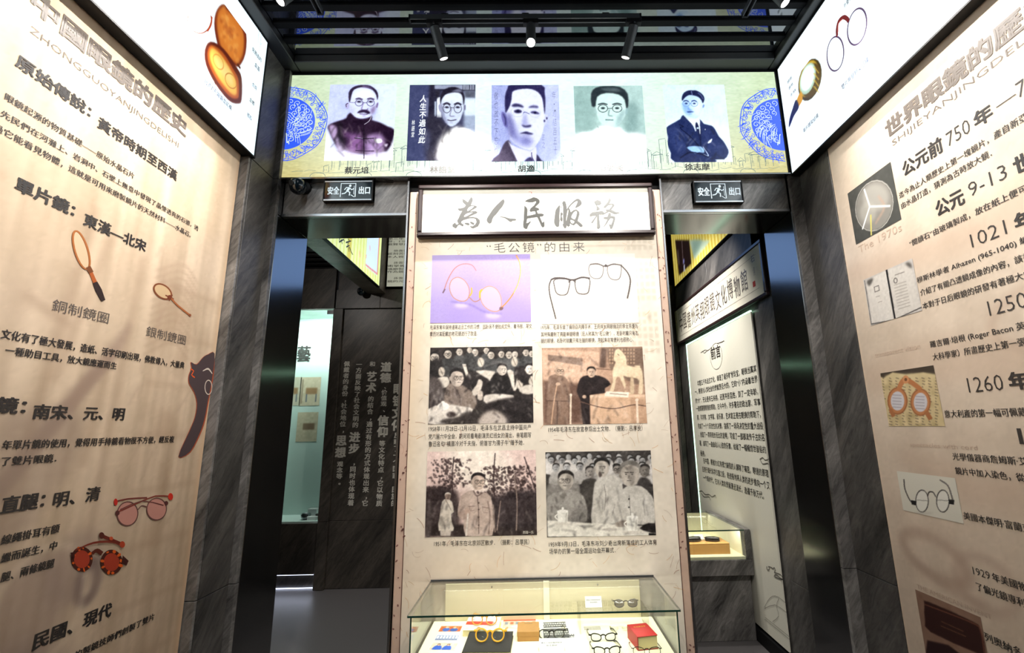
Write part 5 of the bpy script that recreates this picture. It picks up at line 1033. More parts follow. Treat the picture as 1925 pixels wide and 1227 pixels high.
f.poly('950,560 1040,563 1110,572 1180,595 1300,605 1322,620 1305,638 1250,640 1240,655 1205,662 1170,640 1120,600 1060,578', GI, 2)
GD = (60, 60, 57)
f.poly('1478,272 1540,235 1600,215 1650,192 1710,205 1760,240 1772,275 1760,310 1700,365 1685,385 1740,400 1765,425 1745,442 1710,445 1735,505 1810,505 1855,525 1830,555 1770,562 1790,610 1820,680 1860,650 1862,750 1830,772 1800,750 1770,680 1720,570 1640,580 1530,600 1515,690 1550,680 1595,648 1600,665 1550,740 1530,795 1500,800 1460,775 1450,720 1465,600 1475,350 1520,390 1538,430 1530,550 1600,535 1690,515 1680,455 1590,472 1575,450 1590,410 1660,350 1700,290 1700,265 1640,285 1580,290', GD)
f.build('brush_characters', 'print')
f = Flat(PL, mB, n0=-.0090, dn=.00005)
f.poly('325,345 335,370 330,430 322,560 325,640 318,730 305,760 265,755 230,710 222,650 235,540 250,440 290,380', GI, 2); f.poly('340,400 360,320 400,265 435,275 455,340 465,420 490,385 520,420 540,480 600,435 650,430 700,470 705,530 670,645 720,680 770,730 760,760 720,760 680,720 645,690 600,730 560,715 525,690 525,735 490,758 460,730 455,770 430,790 405,770 380,715 398,700 395,560 395,380 375,300 350,420', GI)
f.poly('548,570 600,480 645,460 655,500 620,615 575,600', (240, 238, 226), 2); f.poly('535,630 600,650 600,680 570,700 540,670', (240, 238, 226), 2); f.poly('460,540 485,430 490,480 470,570 452,650', (240, 238, 226), 2)
f.poly('345,490 370,485 390,520 365,550 385,600 380,645 360,652 335,620 345,570', GI, 2); f.poly('480,395 530,330 600,260 665,222 720,245 750,305 725,350 660,385 620,400 650,330 670,265 620,280 550,340 500,400', GI, 2)
GL = (106, 107, 105)
f.poly('985,280 1045,242 1110,270 1125,320 1090,335 1045,345 1045,360 1092,400 1090,430 1040,440 960,482 1040,470 1140,455 1180,485 1170,515 1110,525 1080,520 1085,620 1105,770 1070,800 1040,780 1040,560 1000,620 960,685 935,690 932,670 1000,580 1025,540 960,545 905,565 900,520 950,480 1030,435 1030,350', GL)
f.poly('1280,195 1308,255 1270,320 1350,310 1378,345 1350,385 1310,430 1400,475 1490,490 1400,515 1360,505 1270,465 1190,510 1130,530 1230,460 1195,432 1270,430 1330,350 1320,330 1260,340 1200,390 1165,395 1170,370 1240,290', GL)
f.poly('1270,490 1305,500 1310,550 1380,560 1392,600 1360,720 1330,790 1300,797 1268,705 1310,720 1340,640 1345,590 1300,590 1260,640 1210,720 1150,780 1210,680 1240,610 1180,605 1158,578 1240,565 1255,510', GL)
f.build('brush_characters', 'print')
f = Flat(PL, mB, n0=-.0090, dn=.00005)
for s_ in ('1575,175 1565,200', '1548,215 1545,235', '1545,260 1543,272', '1560,290 1535,310', '1595,335 1595,352', '1545,410 1580,395', '1520,455 1575,460', '1570,470 1575,495', '1605,420 1608,445', '1500,628 1530,600', '1515,590 1548,590', '1525,600 1525,632', '1575,630 1620,580', '1605,600 1632,640', '1580,640 1575,645', '1590,675 1582,700', '1575,712 1608,712'): f.stroke(s_, .0016, (150, 120, 96))
f.build('signature', 'print'); f = Flat(PL, mA, n0=-.0090, dn=.00005)
f.stroke('1560,90 1600,92 1618,120 1610,165 1575,172', .0016, (224, 110, 80)); f.stroke('1570,130 1600,135', .0016, (224, 110, 80)); f.poly('1605,95 1618,100 1612,125', (230, 80, 56)); f.poly('1572,150 1600,152 1590,172', (230, 90, 64)); f.build('red_seal', 'print')
f = Flat(PL, mB, n0=-.0090, dn=.00005)
for k in range(12): x = 1530+k % 3*42; yy = 740+k//3*30; f.stroke([(x, yy), (x+30, yy+2)], .0016, (236, 214, 150)); f.stroke([(x+15, yy-8), (x+14, yy+14)], .0014, (236, 206, 150))
f.build('gold_seal', 'print')

# ================================================================== EXIT SIGNS, CAMERAS
def exit_sign(u0, u1, v0, v1, label):
    b = Board('exit_sign', 'F', 2.600, (u0+u1)/2, v0, label, 'exit sign', 'exit signs over the two doorways')
    b.box('body', 'black', u0, u1, v0, v1, -.038, -.004, .003)
    b.box('face_glass', 'exit_glass', u0+.010, u1-.010, v0+.010, v1-.010, -.004, .0)
    b.box('edge_strip', 'steel', u0+.006, u1-.006, v1-.011, v1-.002, -.004, .003, .001); b.box('edge_strip', 'steel', u0+.004, u1-.004, v0, v0+.010, -.004, .003, .001)
    for x in (u0, u1-.006): b.box('end_cap', 'black', x, x+.006, v0-.002, v1+.002, -.036, .004, .001)
    W = u1-u0; c = (u0+u1)/2; h = (v1-v0); y0 = v0+h*.28
    b.text('安全', u0+W*.085, u0+W*.325, y0+h*.02, h*.40, 'exit_white', .0012, .035); b.text('出口', u0+W*.715, u0+W*.945, y0+h*.03, h*.38, 'exit_white', .0012, .035)
    f = Flat(b, lambda x, y: (c-W*.155+x*W*.31/100, v0+h*.16+(100-y)*h*.72/100), n0=.0010, dn=0)
    f.c_ = None; wc = (225, 240, 248)
    for s_, w_ in (('2,98 2,4 98,4 98,98', .006), ): f.stroke(s_, w_, wc, n=.0012)
    f.ell((62, 20), 8, 9, wc); f.stroke('58,32 44,58', .016, wc, n=.0013); f.stroke('44,56 62,66 60,88', .0075, wc, n=.0013); f.stroke('44,58 30,72 10,76', .0075, wc, n=.0013); f.stroke('56,34 38,32 26,48', .006, wc, n=.0013); f.stroke('58,36 74,48 86,40', .006, wc, n=.0013)
    f.stroke('68,82 92,98', .004, wc, n=.0013); f.stroke('88,20 88,80', .003, wc, n=.0013)
    f.build('running_figure', M['exit_white']); return b
exit_sign(-1.337, -1.019, 3.143, 3.284, 'dark exit sign over the left doorway'); exit_sign(1.062, 1.384, 3.103, 3.256, 'dark exit sign over the right doorway')
def camera_ball(x, y, z, s, label):
    r = empty('security_camera', (x, y, z), 0, label, 'camera')
    MB().lathe([(.001, -.052*s), (.02*s, -.048*s), (.038*s, -.034*s), (.046*s, -.012*s), (.048*s, .010*s), (.040*s, .030*s), (.024*s, .042*s), (.001, .046*s)], n=24).build('ball', M['exit_glass'], r, smooth=True)
    MB().cyl((0, 0, 0), (0, .07*s, .03*s), .018*s, .026*s).build('stem', 'black', r, smooth=True)
    MB().cyl((0, .058*s, .03*s), (0, .09*s, .03*s), .042*s).build('base', 'black', r, .002, smooth=True)
    MB().cyl((-.012*s, -.046*s, -.004*s), (-.014*s, -.051*s, -.006*s), .016*s, n=16).build('lens', 'charcoal', r, smooth=True)
    return r
camera_ball(-1.478, 2.555, 3.222, 1.05, 'small black ball camera beside the exit sign over the left doorway')
camera_ball(-2.06, 5.09, 3.33, 1.0, 'small black ball camera in the dark room beyond the left doorway')
c_ = MB().tube(smooth_open([(-1.44, 2.625, 3.27), (-1.38, 2.60, 3.275), (-1.33, 2.60, 3.2877), (-1.25, 2.612, 3.2877), (-1.12, 2.61, 3.2877), (-1.02, 2.60, 3.2877), (-.97, 2.615, 3.28), (-.90, 2.63, 3.285)], 4), .0022, 6).build('cable', 'black', smooth=True); prop(c_, 'thin black cable over the left exit sign', 'cable')

# ================================================================== TRACK LAMPS
def track(x, y, z, L, rz, label):
    r = empty('lamp_track', (x, y, z), rz, label, 'lamp track')
    MB().box(-L/2, L/2, -.017, -.011, -.032, 0).build('side_rail', 'lamp_grey', r); MB().box(-L/2, L/2, .011, .017, -.032, 0).build('side_rail', 'lamp_grey', r)
    MB().box(-L/2, L/2, -.011, .011, -.010, 0).build('channel', 'black', r); MB().box(-L/2-.006, -L/2+.004, -.018, .018, -.034, .001).build('end_cap', 'black', r, .001); MB().box(L/2-.004, L/2+.006, -.018, .018, -.034, .001).build('end_cap', 'black', r, .001)
    for k in (-.7, 0, .7): MB().box(k*L/2-.02, k*L/2+.02, -.012, .012, 0, .012).build('clip', 'black', r)
    return r
track(-.015, 2.178, 4.086, 1.36, 0, 'black ceiling track carrying three lamps in front of the banner')
track(-1.20, 1.70, 4.086, .86, pi/2, 'black ceiling track at the left, running away from the camera'); track(1.285, 1.72, 4.086, .88, pi/2, 'black ceiling track at the right, running away from the camera')
def track_lamp(x, y, z, aim, lens, label):
    d = (Vector(aim)-Vector((x, y, z-.035))).normalized(); r = empty('track_lamp', (x, y, z), 0, label, 'spotlight', 'cylinder lamps on the ceiling tracks')
    MB().box(-.045, .045, -.016, .016, -.028, .0).build('adapter', 'black', r, .002); MB().cyl((0, 0, -.028), (0, 0, -.045), .008).build('pivot', 'steel', r)
    MB().cyl((.0, -.016, -.03), (.0, -.022, -.03), .006, n=12).build('lock_screw', 'steel', r)
    a = Vector((0, 0, -.04)); b = a+d*.165
    cy_ = MB().cyl(a, b, .0275, .0285, 32).build('cylinder', 'lamp_grey', r, .0015, smooth=True)
    MB().cyl(b, b+d*.004, .0285, .0265, 32).build('rim', 'charcoal', cy_, smooth=True); MB().cyl(b+d*.0025, b+d*.0045, .0235, n=32).build('lens', lens, cy_)
    return Vector((x, y, z))+b+d*.012, d
tip, d = track_lamp(-.552, 2.178, 4.054, (-.46, 2.34, 3.72), 'lens_dim', 'grey cylinder lamp at the left end of the banner track')
spot('banner_lamp', tip, (-.38, 2.60, 3.05), K_BANSPOT, 70, .7)
tip, d = track_lamp(.625, 2.178, 4.054, (.54, 2.34, 3.72), 'lens_dim', 'grey cylinder lamp at the right end of the banner track')
spot('banner_lamp', tip, (.43, 2.60, 3.05), K_BANSPOT, 70, .7)
tip, d = track_lamp(.016, 2.178, 4.054, (.012, 2.05, 3.6), 'lens_on', 'bright cylinder lamp in the middle of the banner track')
spot('middle_lamp', tip, (.0, 2.10, 1.0), 16, 60, .7)
tip, d = track_lamp(-1.205, 1.93, 4.054, (-1.40, 1.80, 3.6), 'lens_on', 'bright cylinder lamp on the left track')
spot('left_track_lamp', tip, (-1.69, 1.72, 3.10), 92, 84, .9)
tip, d = track_lamp(1.285, 1.93, 4.054, (1.48, 1.86, 3.6), 'lens_on', 'bright cylinder lamp on the right track')
spot('right_track_lamp', tip, (1.76, 1.68, 3.10), 92, 84, .9)

# ================================================================== GLASS CASE IN FRONT
zf = .690; X0, X1, Y0, Y1, ZT = -.560, .628, 2.150, 2.592, .886
dc = empty('display_case', (.034, 2.37, 0), 0, 'glass topped display case with a lit cream interior under the centre board', 'display case')
def cbx(name, mat, *a, bevel=0, parent=dc):
    o = MB().box(*a).build(name, mat, parent, bevel); o.matrix_parent_inverse = Matrix.Translation(-Vector((.034, 2.37, 0))); return o
cbx('pedestal', 'stone_y', X0+.04, X1-.04, Y0+.04, Y1-.01, 0, .60, bevel=.003)
cbx('tray', 'cream', X0+.012, X1-.012, Y0+.012, Y1-.006, .60, zf, bevel=.002)
cbx('top_glass', 'glass', X0-.012, X1+.012, Y0-.010, Y1, ZT-.008, ZT)
cbx('front_glass', 'glass', X0+.010, X1-.010, Y0, Y0+.006, .60, ZT-.009)
for xa in (X0, X1-.006): cbx('side_glass', 'glass', xa, xa+.006, Y0+.001, Y1-.004, .60, ZT-.009)
cbx('glass_edge', 'glass_edge', X0-.012, X1+.012, Y0-.0115, Y0-.0095, ZT-.008, ZT, bevel=.0004)
for xa in (X0-.013, X1+.011): cbx('metal_edge', 'steel', xa-.001, xa+.003, Y0-.010, Y1, ZT-.009, ZT+.002, bevel=.001)
cbx('metal_edge', 'charcoal', X0-.014, X1+.014, Y1-.003, Y1+.004, ZT-.010, ZT+.004, bevel=.001)
for xa in (X0-.002, X1-.004): cbx('corner_edge', 'glass_edge', xa, xa+.006, Y0-.002, Y0+.001, .60, ZT-.009)
for xa, xb, x_ in ((X0+.07, .0365, -.24), (.0685, X1-.07, .33)):
    dr = cbx('rear_door', 'cream_dim', xa, xb, Y1-.018, Y1-.008, zf, ZT-.014, bevel=.0015); MB().cyl((x_, Y1-.019, ZT-.030), (x_, Y1-.028, ZT-.030), .004, n=12).build('knob', 'steel', dr)
cbx('rear_post', 'cream', .036, .069, Y1-.026, Y1-.006, zf, ZT-.010, bevel=.001)
for xa, xb in ((X0+.008, X0+.068), (X1-.068, X1-.008)): cbx('rear_post', 'acrylic', xa, xb, Y1-.016, Y1-.008, zf, ZT-.010)
area('case_strip_lamp', (.034, Y0+.05, ZT-.02), (.034, Y0+.22, zf), K_CASE, 1.05, .02, (1, .98, .90)); area('case_strip_lamp', (.034, Y1-.05, ZT-.02), (.034, Y1-.16, zf), K_CASE*.6, 1.05, .02, (1, .98, .90))

def superloop(cx, w, h, n=22, e=2.4, drop=0.0, sg=1):
    out = []
    for k in range(n):
        a = 2*pi*k/n; c, s = math.cos(a), math.sin(a)
        x = abs(c)**(2/e)*math.copysign(w/2, c); z = abs(s)**(2/e)*math.copysign(h/2, s)
        if z > 0: z += drop*(x*sg)/(w/2)*h*.5
        out.append((cx+x, 0, z))
    return out
def spectacles(loc, rz, label, mat='acetate', W=.136, lw=.050, lh=.040, rim=.0024, lens='lens', e=2.3, drop=.12, tilt=.18, tl=.12, group=None, tmat=None):
    r = empty('spectacles', loc, rz, label, 'spectacles', group)
    gap = .020; cx = gap/2+lw/2; q = Matrix.Translation((0, 0, lh/2+rim)) @ Matrix.Rotation(-tilt, 4, 'X')
    m = MB()
    for sg in (-1, 1): m.tube([q @ Vector(p) for p in superloop(sg*cx, lw, lh, e=e, drop=drop, sg=sg)], rim, 8, True, 1.3)
    m.tube([q @ Vector(p) for p in ((-gap/2-.002, 0, lh*.18), (-gap*.2, -.001, lh*.34), (gap*.2, -.001, lh*.34), (gap/2+.002, 0, lh*.18))], rim*1.25, 8)
    for sg in (-1, 1): m.tube([q @ Vector(p) for p in ((sg*(cx+lw/2-.003), 0, lh*.34), (sg*W/2, .001, lh*.36), (sg*W/2, .006, lh*.34))], rim*1.5, 8)
    m.build('frame_front', mat, r, smooth=True)
    for sg in (-1, 1):
        l = MB(); lp = [q @ Vector(p) for p in superloop(sg*cx, lw-.001, lh-.001, e=e, drop=drop, sg=sg)]; l.add(lp+[q @ Vector((sg*cx, -.001, 0))], [(k, (k+1) % 22, 22) for k in range(22)]); l.build('lens', lens, r)
        h = q @ Vector((sg*W/2, .004, lh*.35)); t = MB(); t.tube(smooth_open([tuple(h), (sg*(W/2+.001), tl*.5, h.z*.62), (sg*(W/2-.002), tl*.82, h.z*.40), (sg*(W/2-.010), tl, rim*1.2)], 4), [rim*1.1]*13 if False else rim*1.05, 8, flat=1.5); t.build('temple', tmat or mat, r, smooth=True)
    return r
def book(name, x0, x1, y0, y1, z0, z1, cover, label, rz=0, top=None):
    cx, cy = (x0+x1)/2, (y0+y1)/2; r = empty(name, (cx, cy, z0), rz, label, 'book'); a, b = (x1-x0)/2, (y1-y0)/2; h = z1-z0
    MB().box(-a+.003, a-.003, -b+.003, b-.003, .003, h-.003).build('pages', 'pages', r); MB().box(-a, a, -b, b, 0, .003).build('cover', cover, r, .0008); MB().box(-a, a, -b, b, h-.003, h).build('cover', cover, r, .0008)
    MB().box(-a-.001, -a+.003, -b, b, .0, h).build('spine', cover, r, .001); return r, a, b, h
def hprint(name, parent_r, a, b, z, painter_fn, w=60, h=44, n=.0006):
    bd = Board('x', 'H', 0, 0, 0); p = Paint(w, h, (-a, -b, a, b), (200, 200, 200)); painter_fn(p); o = p.build(bd, name, n=z+n, parent=parent_r); bpy.data.objects.remove(bd.o); return o
# orange and white thick book with the amber spectacles on it
r, a, b, h = book('book', -.362, -.190, 2.395, 2.545, zf, zf+.028, 'pages', 'thick grey and white patterned book with red band in the display case', -.04)
def f_(p):
    p.a[:] = (206, 204, 206); p.noise(14, 2, sx=6); p.poly([(-.086, -.012), (.05, -.02), (.05, .022), (-.086, .024)], (214, 66, 46), .8, 1, 0)
    for k in range(40): p.line([(-.08+RS.rand()*.15, -.07+RS.rand()*.14)]*1+[(-.08+RS.rand()*.15, -.07+RS.rand()*.14)], .7, (130, 128, 134), .4, .25)
hprint('cover_print', r, a, b, h, f_)
spectacles((-.266, 2.45, zf+.029), -.03, 'light amber spectacles standing on the patterned book', 'amber', .135, .052, .046, .0026, e=2.1, tilt=.35)
r, a, b, h = book('book', -.335, -.120, 2.195, 2.395, zf, zf+.022, 'black_cloth', 'black cloth covered book at the front of the display case', -.03)
spectacles((-.222, 2.285, zf+.023), -.05, 'heavy honey amber spectacles lying on the black book', 'amber', .146, .056, .050, .0038, e=2.1, tilt=.35)
r, a, b, h = book('book', .447, .545, 2.225, 2.355, zf, zf+.058, 'red_leather', 'small thick red covered book at the right of the display case', .16)
bd = Board('x', 'H', 0, 0, 0); M['gold_print'] = plain('gold lettering', rgb(214, 160, 60), .35); o = bd.text('毛主席语录', -.030, .030, .025, .012, 'gold_print', h+.0006, .01, parent=r); bpy.data.objects.remove(bd.o)
r = empty('cardboard_box', (-.043, 2.385, zf), .0, 'small brown cardboard box between the books in the display case', 'box')
MB().box(-.052, .052, -.052, .052, 0, .036).build('body', 'brown_card', r, .002); MB().box(-.0535, .0535, -.0535, .0535, .020, .044).build('lid', 'brown_card', r, .002); MB().box(.050, .056, -.02, .015, .012, .032).build('tab', 'brown_card', r, .002)
bd = Board('x', 'H', 0, 0, 0); bd.text('老花眼镜', -.02, .02, .03, .008, 'ink_brown', .0446, .0, parent=r); bpy.data.objects.remove(bd.o)
def card(x0, x1, y0, y1, label, fn, rz=0, z=zf, nm='photo_card', th=.0012, cat='photograph', group=None):
    cx, cy = (x0+x1)/2, (y0+y1)/2; r = empty(nm, (cx, cy, z), rz, label, cat, group); a, b = (x1-x0)/2, (y1-y0)/2
    MB().box(-a, a, -b, b, .0002, th).build('card', 'white', r); hprint('picture', r, a-.002, b-.002, th, fn, 50, 36); return r
def ph1(p):
    p.a[:] = (196, 120, 70); p.noise(16, 4)
    for k in range(5): p.poly([(-.05+.022*k, -.03), (-.035+.022*k, -.03), (-.037+.022*k, .02), (-.048+.022*k, .02)], (180+10*k, 90, 50), .5, 1, 0)
    p.ell(-.02, -.01, .018, .02, (60, 96, 176), .5); p.ell(.02, -.012, .02, .018, (52, 86, 160), .5); p.ell(-.02, .015, .008, .01, (224, 170, 140), .4); p.ell(.02, .012, .008, .01, (224, 170, 140), .4)
def ph2(p):
    p.a[:] = (210, 216, 232); p.noise(8, 4)
    for k in range(7): p.ring(-.045+.015*k, .0, .008, .018, 1.2, (96, 110, 150))
    p.poly([(-.06, -.03), (.06, -.03), (.06, -.018), (-.06, -.018)], (120, 130, 160), .6, 1, 0)
def ph3(p):
    p.a[:] = (214, 196, 178); p.noise(10, 5)
    for x in (-.025, .02): p.poly([(x-.02, -.035), (x-.016, 0), (x, .008), (x+.016, 0), (x+.02, -.035)], (52, 92, 190), .5, 1, 2); p.ell(x, .014, .008, .010, (60, 44, 40), .4); p.ell(x, .011, .006, .007, (226, 176, 150), .4)
def phr(p):
    p.a[:] = (196, 176, 160); p.noise(10, 4); p.poly([(-.09, .05), (.09, .05), (.09, .034), (-.09, .034)], (214, 76, 50), .5, 1, 0)
    for k in range(6): p.poly([(-.075+.028*k, -.005), (-.058+.028*k, -.005), (-.058+.028*k, .024), (-.075+.028*k, .024)], (176, 100, 66) if k % 2 else (120, 130, 140), .5, 1, 0)
    p.ell(.0, -.03, .04, .014, (236, 232, 226), .8)
def phb(p):
    p.a[:] = (70, 70, 72); p.noise(22, 3)
    for k in range(10): p.ell(-.055+.012*k, .012, .005, .007, (206, 204, 200), .4); p.ell(-.05+.012*k, -.01, .005, .007, (180, 178, 176), .4)
    p.line([(-.06, .028), (.06, .028)], 1.6, (20, 20, 20))
card(-.500, -.385, 2.452, 2.518, 'orange photo card, farthest of the three at the left of the case', ph1, -.05); card(-.498, -.385, 2.360, 2.428, 'pale blue photo card, middle of the three at the left of the case', ph2, -.06); card(-.505, -.378, 2.268, 2.338, 'photo card of two blue clad people, nearest of three at the left', ph3, -.08)
card(-.180, -.004, 2.470, 2.575, 'red topped photo card behind the cardboard box', phr, .0); card(.030, .152, 2.470, 2.535, 'black and white photo card, farthest, in the middle of the case', phb, .03); card(.028, .160, 2.355, 2.462, 'black and white photo card under black spectacles', phb, .02)
card(.155, .185, 2.36, 2.40, 'small dark photo card beside the black spectacles', phb, .1)
spectacles((.070, 2.350, zf+.002), .03, 'black round spectacles on the black and white photo card', 'acetate', .138, .050, .038, .0026, e=2.2)
spectacles((.315, 2.318, zf), .02, 'black spectacles with a slanting brow, behind the nearer pair', 'acetate', .134, .048, .030, .0026, e=2.6, drop=.25); spectacles((.312, 2.190, zf), .03, 'black spectacles with a slanting brow, in front of the other pair', 'acetate', .130, .048, .030, .0026, e=2.6, drop=.25)
spectacles((.487, 2.172, zf), -.05, 'thin black wire spectacles in front of the red book', 'acetate', .132, .050, .034, .0014, e=2.6)
def tag_holder(x, y, z, w, label, rz=0, lean=.5):
    r = empty('label_card', (x, y, z), rz, label, 'label card'); q = Matrix.Rotation(-lean, 4, 'X')
    m = MB(); vs = [q @ Vector(p) for p in ((-w/2, 0, 0), (w/2, 0, 0), (w/2, .0015, 0), (-w/2, .0015, 0), (-w/2, 0, .05), (w/2, 0, .05), (w/2, .0015, .05), (-w/2, .0015, .05))]
    m.add(vs, [(0, 1, 5, 4), (3, 2, 6, 7), (0, 4, 7, 3), (1, 2, 6, 5), (4, 5, 6, 7), (0, 1, 2, 3)]); m.build('card', 'white', r)
    bd = Board('x', 'F', 0, 0, 0); 
    for t, ww, v in (('著名人物佩戴款眼镜', .42, .030), ('复古板材', .22, .020)):
        o = bd.text(t, -ww*w, ww*w, v, .0055, 'ink', 0, -.004, parent=r)
        o.matrix_parent_inverse = Matrix.Identity(4); o.matrix_local = Matrix.Rotation(-lean, 4, 'X') @ Matrix.Translation((0, -.0008, 0)) @ Matrix.Rotation(pi/2, 4, 'X')
    bpy.data.objects.remove(bd.o); MB().box(-w/2-.004, w/2+.004, .001, .03, 0, .0025).build('foot', 'acrylic', r); return r
tag_holder(.066, 2.235, zf, .115, 'white label card standing in front of the round black spectacles')
# clear riser with sunglasses and a label card
r = empty('acrylic_riser', (.385, 2.47, zf), 0, 'clear acrylic riser at the back of the display case', 'riser')
MB().box(-.172, .172, -.075, .075, .092, .096).build('shelf', 'acrylic', r, .001); MB().box(-.172, -.168, -.075, .075, 0, .092).build('side', 'acrylic', r); MB().box(.168, .172, -.075, .075, 0, .092).build('side', 'acrylic', r); MB().box(-.172, .172, -.0755, -.0735, .090, .097).build('edge', 'white', r)
tag_holder(.292, 2.455, zf+.0965, .085, 'white label card on the clear riser', .0, .4)
spectacles((.455, 2.445, zf+.0965), .0, 'dark sunglasses on the clear riser', 'acetate', .125, .048, .034, .0022, 'dark_lens', e=2.2, tilt=.25, tl=.09)
card(.235, .325, 2.43, 2.475, 'grey patterned cloth card beneath the clear riser', lambda p: (p.a.__setitem__(slice(None), (176, 172, 160)), p.noise(8, 3)), 0, cat='card'); spectacles((.415, 2.42, zf), 0, 'pale clear spectacles under the riser', 'acrylic', .10, .04, .022, .0016, tl=.03)

# ================================================================== ROOM BEYOND THE LEFT DOORWAY
TW = Board('wall_lettering', 'F', BY+.0075, -1.7, .8, 'pale vertical Chinese lettering on the dark stone wall beyond the left doorway', 'lettering')
TW.pos = BY
def col(t, x, y0, y1, h, bold=.02, wpx=None):
    a = TW.uv(x, y0); b = TW.uv(x, y1); TW.vtext(t, (a[0]+b[0])/2, a[1], b[1], h, 'ink_white', .001, bold)
kx = lambda x, y: (600+x*.2607, 660+y*.2608)
def colk(t, x0, y0, x1, y1, hw, bold): a = kx(x0, y0); b = kx(x1, y1); p0 = TW.uv(*a); p1 = TW.uv(*b); TW.vtext(t, (p0[0]+p1[0])/2, p0[1], p1[1], hw, 'ink_white', .001, bold)
colk('眼镜文化', 572, 225, 560, 575, .128, .045); colk('反映了一个国家，民族的', 560, 580, 540, 1120, .072, .03)
colk('道德', 482, 72, 477, 228, .128, .045); colk('、价值观、', 470, 232, 462, 440, .070, .025); colk('信仰', 462, 455, 455, 620, .128, .045); colk('等文化特点，它以物质', 452, 640, 432, 1120, .072, .03)
colk('和', 384, 70, 383, 110, .070, .025); colk('艺术', 378, 140, 372, 300, .122, .045); colk('的结合，通过有形的方式体现出来，它', 370, 320, 330, 1118, .072, .03)
colk('一方面反映了社会文明的', 288, 72, 258, 552, .072, .03); colk('进步', 256, 575, 248, 740, .125, .045); colk('，同时也体现着', 246, 778, 225, 1115, .072, .03)
colk('佩戴者的身份，社会地位，', 197, 68, 168, 590, .072, .03); colk('思想', 158, 598, 152, 770, .125, .045); colk('观念等。', 150, 790, 140, 965, .070, .03)
# lit alcove
al = empty('display_alcove', (-2.73, 5.45, .70), 0, 'tall pale lit display alcove with a stone base beyond the left doorway', 'showcase')
def abx(name, mat, *a, bevel=0):
    o = MB().box(*a).build(name, mat, al, bevel); o.matrix_parent_inverse = Matrix.Translation(-Vector((-2.73, 5.45, .70))); return o
M['alcove'] = plain('pale green white lining', rgb(205, 222, 216), .6, noise=.03)
abx('back_panel', 'alcove', -3.05, -2.42, 5.62, 5.64, .70, 3.14); abx('side_panel', 'alcove', -3.06, -3.05, 5.2, 5.64, .70, 3.14); abx('side_panel', 'alcove', -2.43, -2.42, 5.24, 5.64, .70, 3.14); abx('ceiling_panel', 'alcove', -3.05, -2.42, 5.22, 5.64, 3.14, 3.16); abx('shelf', 'alcove', -3.05, -2.42, 5.21, 5.64, .68, .70)
abx('base', 'stone_dim', -3.05, -2.418, 5.20, 5.62, .155, .68, bevel=.003); abx('plinth', 'stone_dim', -3.05, -2.418, 5.26, 5.62, 0, .15); abx('door_glass', 'glass', -3.05, -2.42, 5.205, 5.211, .70, 3.14); abx('hinge', 'steel', -2.50, -2.42, 5.19, 5.203, 3.08, 3.13, bevel=.002)
abx('led_strip', 'led_blue', -3.04, -2.425, 5.235, 5.245, .140, .152); abx('led_strip', 'led_blue', -3.04, -2.425, 5.235, 5.245, .004, .012)
area('alcove_lamp', (-2.73, 5.30, 3.10), (-2.73, 5.60, 1.4), 16, .5, .06, (.88, 1, .96))
area('alcove_low_lamp', (-2.73, 5.22, .145), (-2.73, 4.9, 0), .5, .6, .03, (.75, .8, 1))
AP = Board('alcove_poster', 'F', 5.618, -2.7, 1.5, 'two small illustrated posters and a brush character in the lit alcove', 'poster'); AP.pos = 5.618
a0 = AP.uv(560, 650); a1 = AP.uv(583, 680); AP.text('藝', a0[0], a1[0], a1[1], a0[1]-a1[1], 'ink', .001, .03)
for x0, x1, c in ((530, 563, (196, 186, 168)), (566, 600, (200, 184, 160))):
    a0 = AP.uv(x0, 709); a1 = AP.uv(x1, 762); p = Paint(30, 44, (a0[0], a1[1], a1[0], a0[1]), c); p.noise(5, 3); w_, h_ = a1[0]-a0[0], a0[1]-a1[1]
    p.poly([(a0[0]+w_*.3, a1[1]+h_*.4), (a1[0]-w_*.15, a1[1]+h_*.4), (a1[0]-w_*.15, a1[1]+h_*.62), (a0[0]+w_*.3, a1[1]+h_*.62)], (150, 116, 84), .6, 1, 0); p.line([(a0[0]+w_*.12, a1[1]+h_*.1), (a0[0]+w_*.12, a1[1]+h_*.9)], 2, (150, 130, 110)); p.line([(a0[0]+w_*.35, a1[1]+h_*.15), (a0[0]+w_*.35, a1[1]+h_*.4)], 1.5, (80, 90, 110)); p.line([(a1[0]-w_*.2, a1[1]+h_*.15), (a1[0]-w_*.2, a1[1]+h_*.4)], 1.5, (80, 90, 110)); p.build(AP, 'poster', n=.001)
    if c[0] == 200: a2 = AP.uv(x0, 830); p = Paint(30, 44, (a0[0], a2[1], a1[0], a2[1]+h_), c); p.noise(6, 3); p.poly([(a0[0]+w_*.3, a2[1]+h_*.4), (a1[0]-w_*.15, a2[1]+h_*.4), (a1[0]-w_*.15, a2[1]+h_*.62), (a0[0]+w_*.3, a2[1]+h_*.62)], (130, 104, 84), .6, 1, 0); p.build(AP, 'poster', n=.001)
r = empty('silver_dish', (-2.62, 5.32, .70), 0, 'round silver dish shaped exhibit on the alcove shelf', 'exhibit'); MB().lathe([(.02, 0), (.05, .02), (.055, .05), (.045, .07), (.03, .062), (.01, .05)], n=24).build('bowl', 'steel', r, smooth=True); MB().cyl((0, 0, 0), (0, 0, .006), .035).build('foot', 'steel', r)
r = empty('white_block', (-2.53, 5.30, .70), 0, 'low white acrylic block on the alcove shelf', 'display block'); MB().box(-.05, .05, -.04, .04, 0, .04).build('block', 'white', r, .003); MB().box(-.035, .035, -.028, .028, .04, .048).build('top_plate', 'acrylic', r, .001)
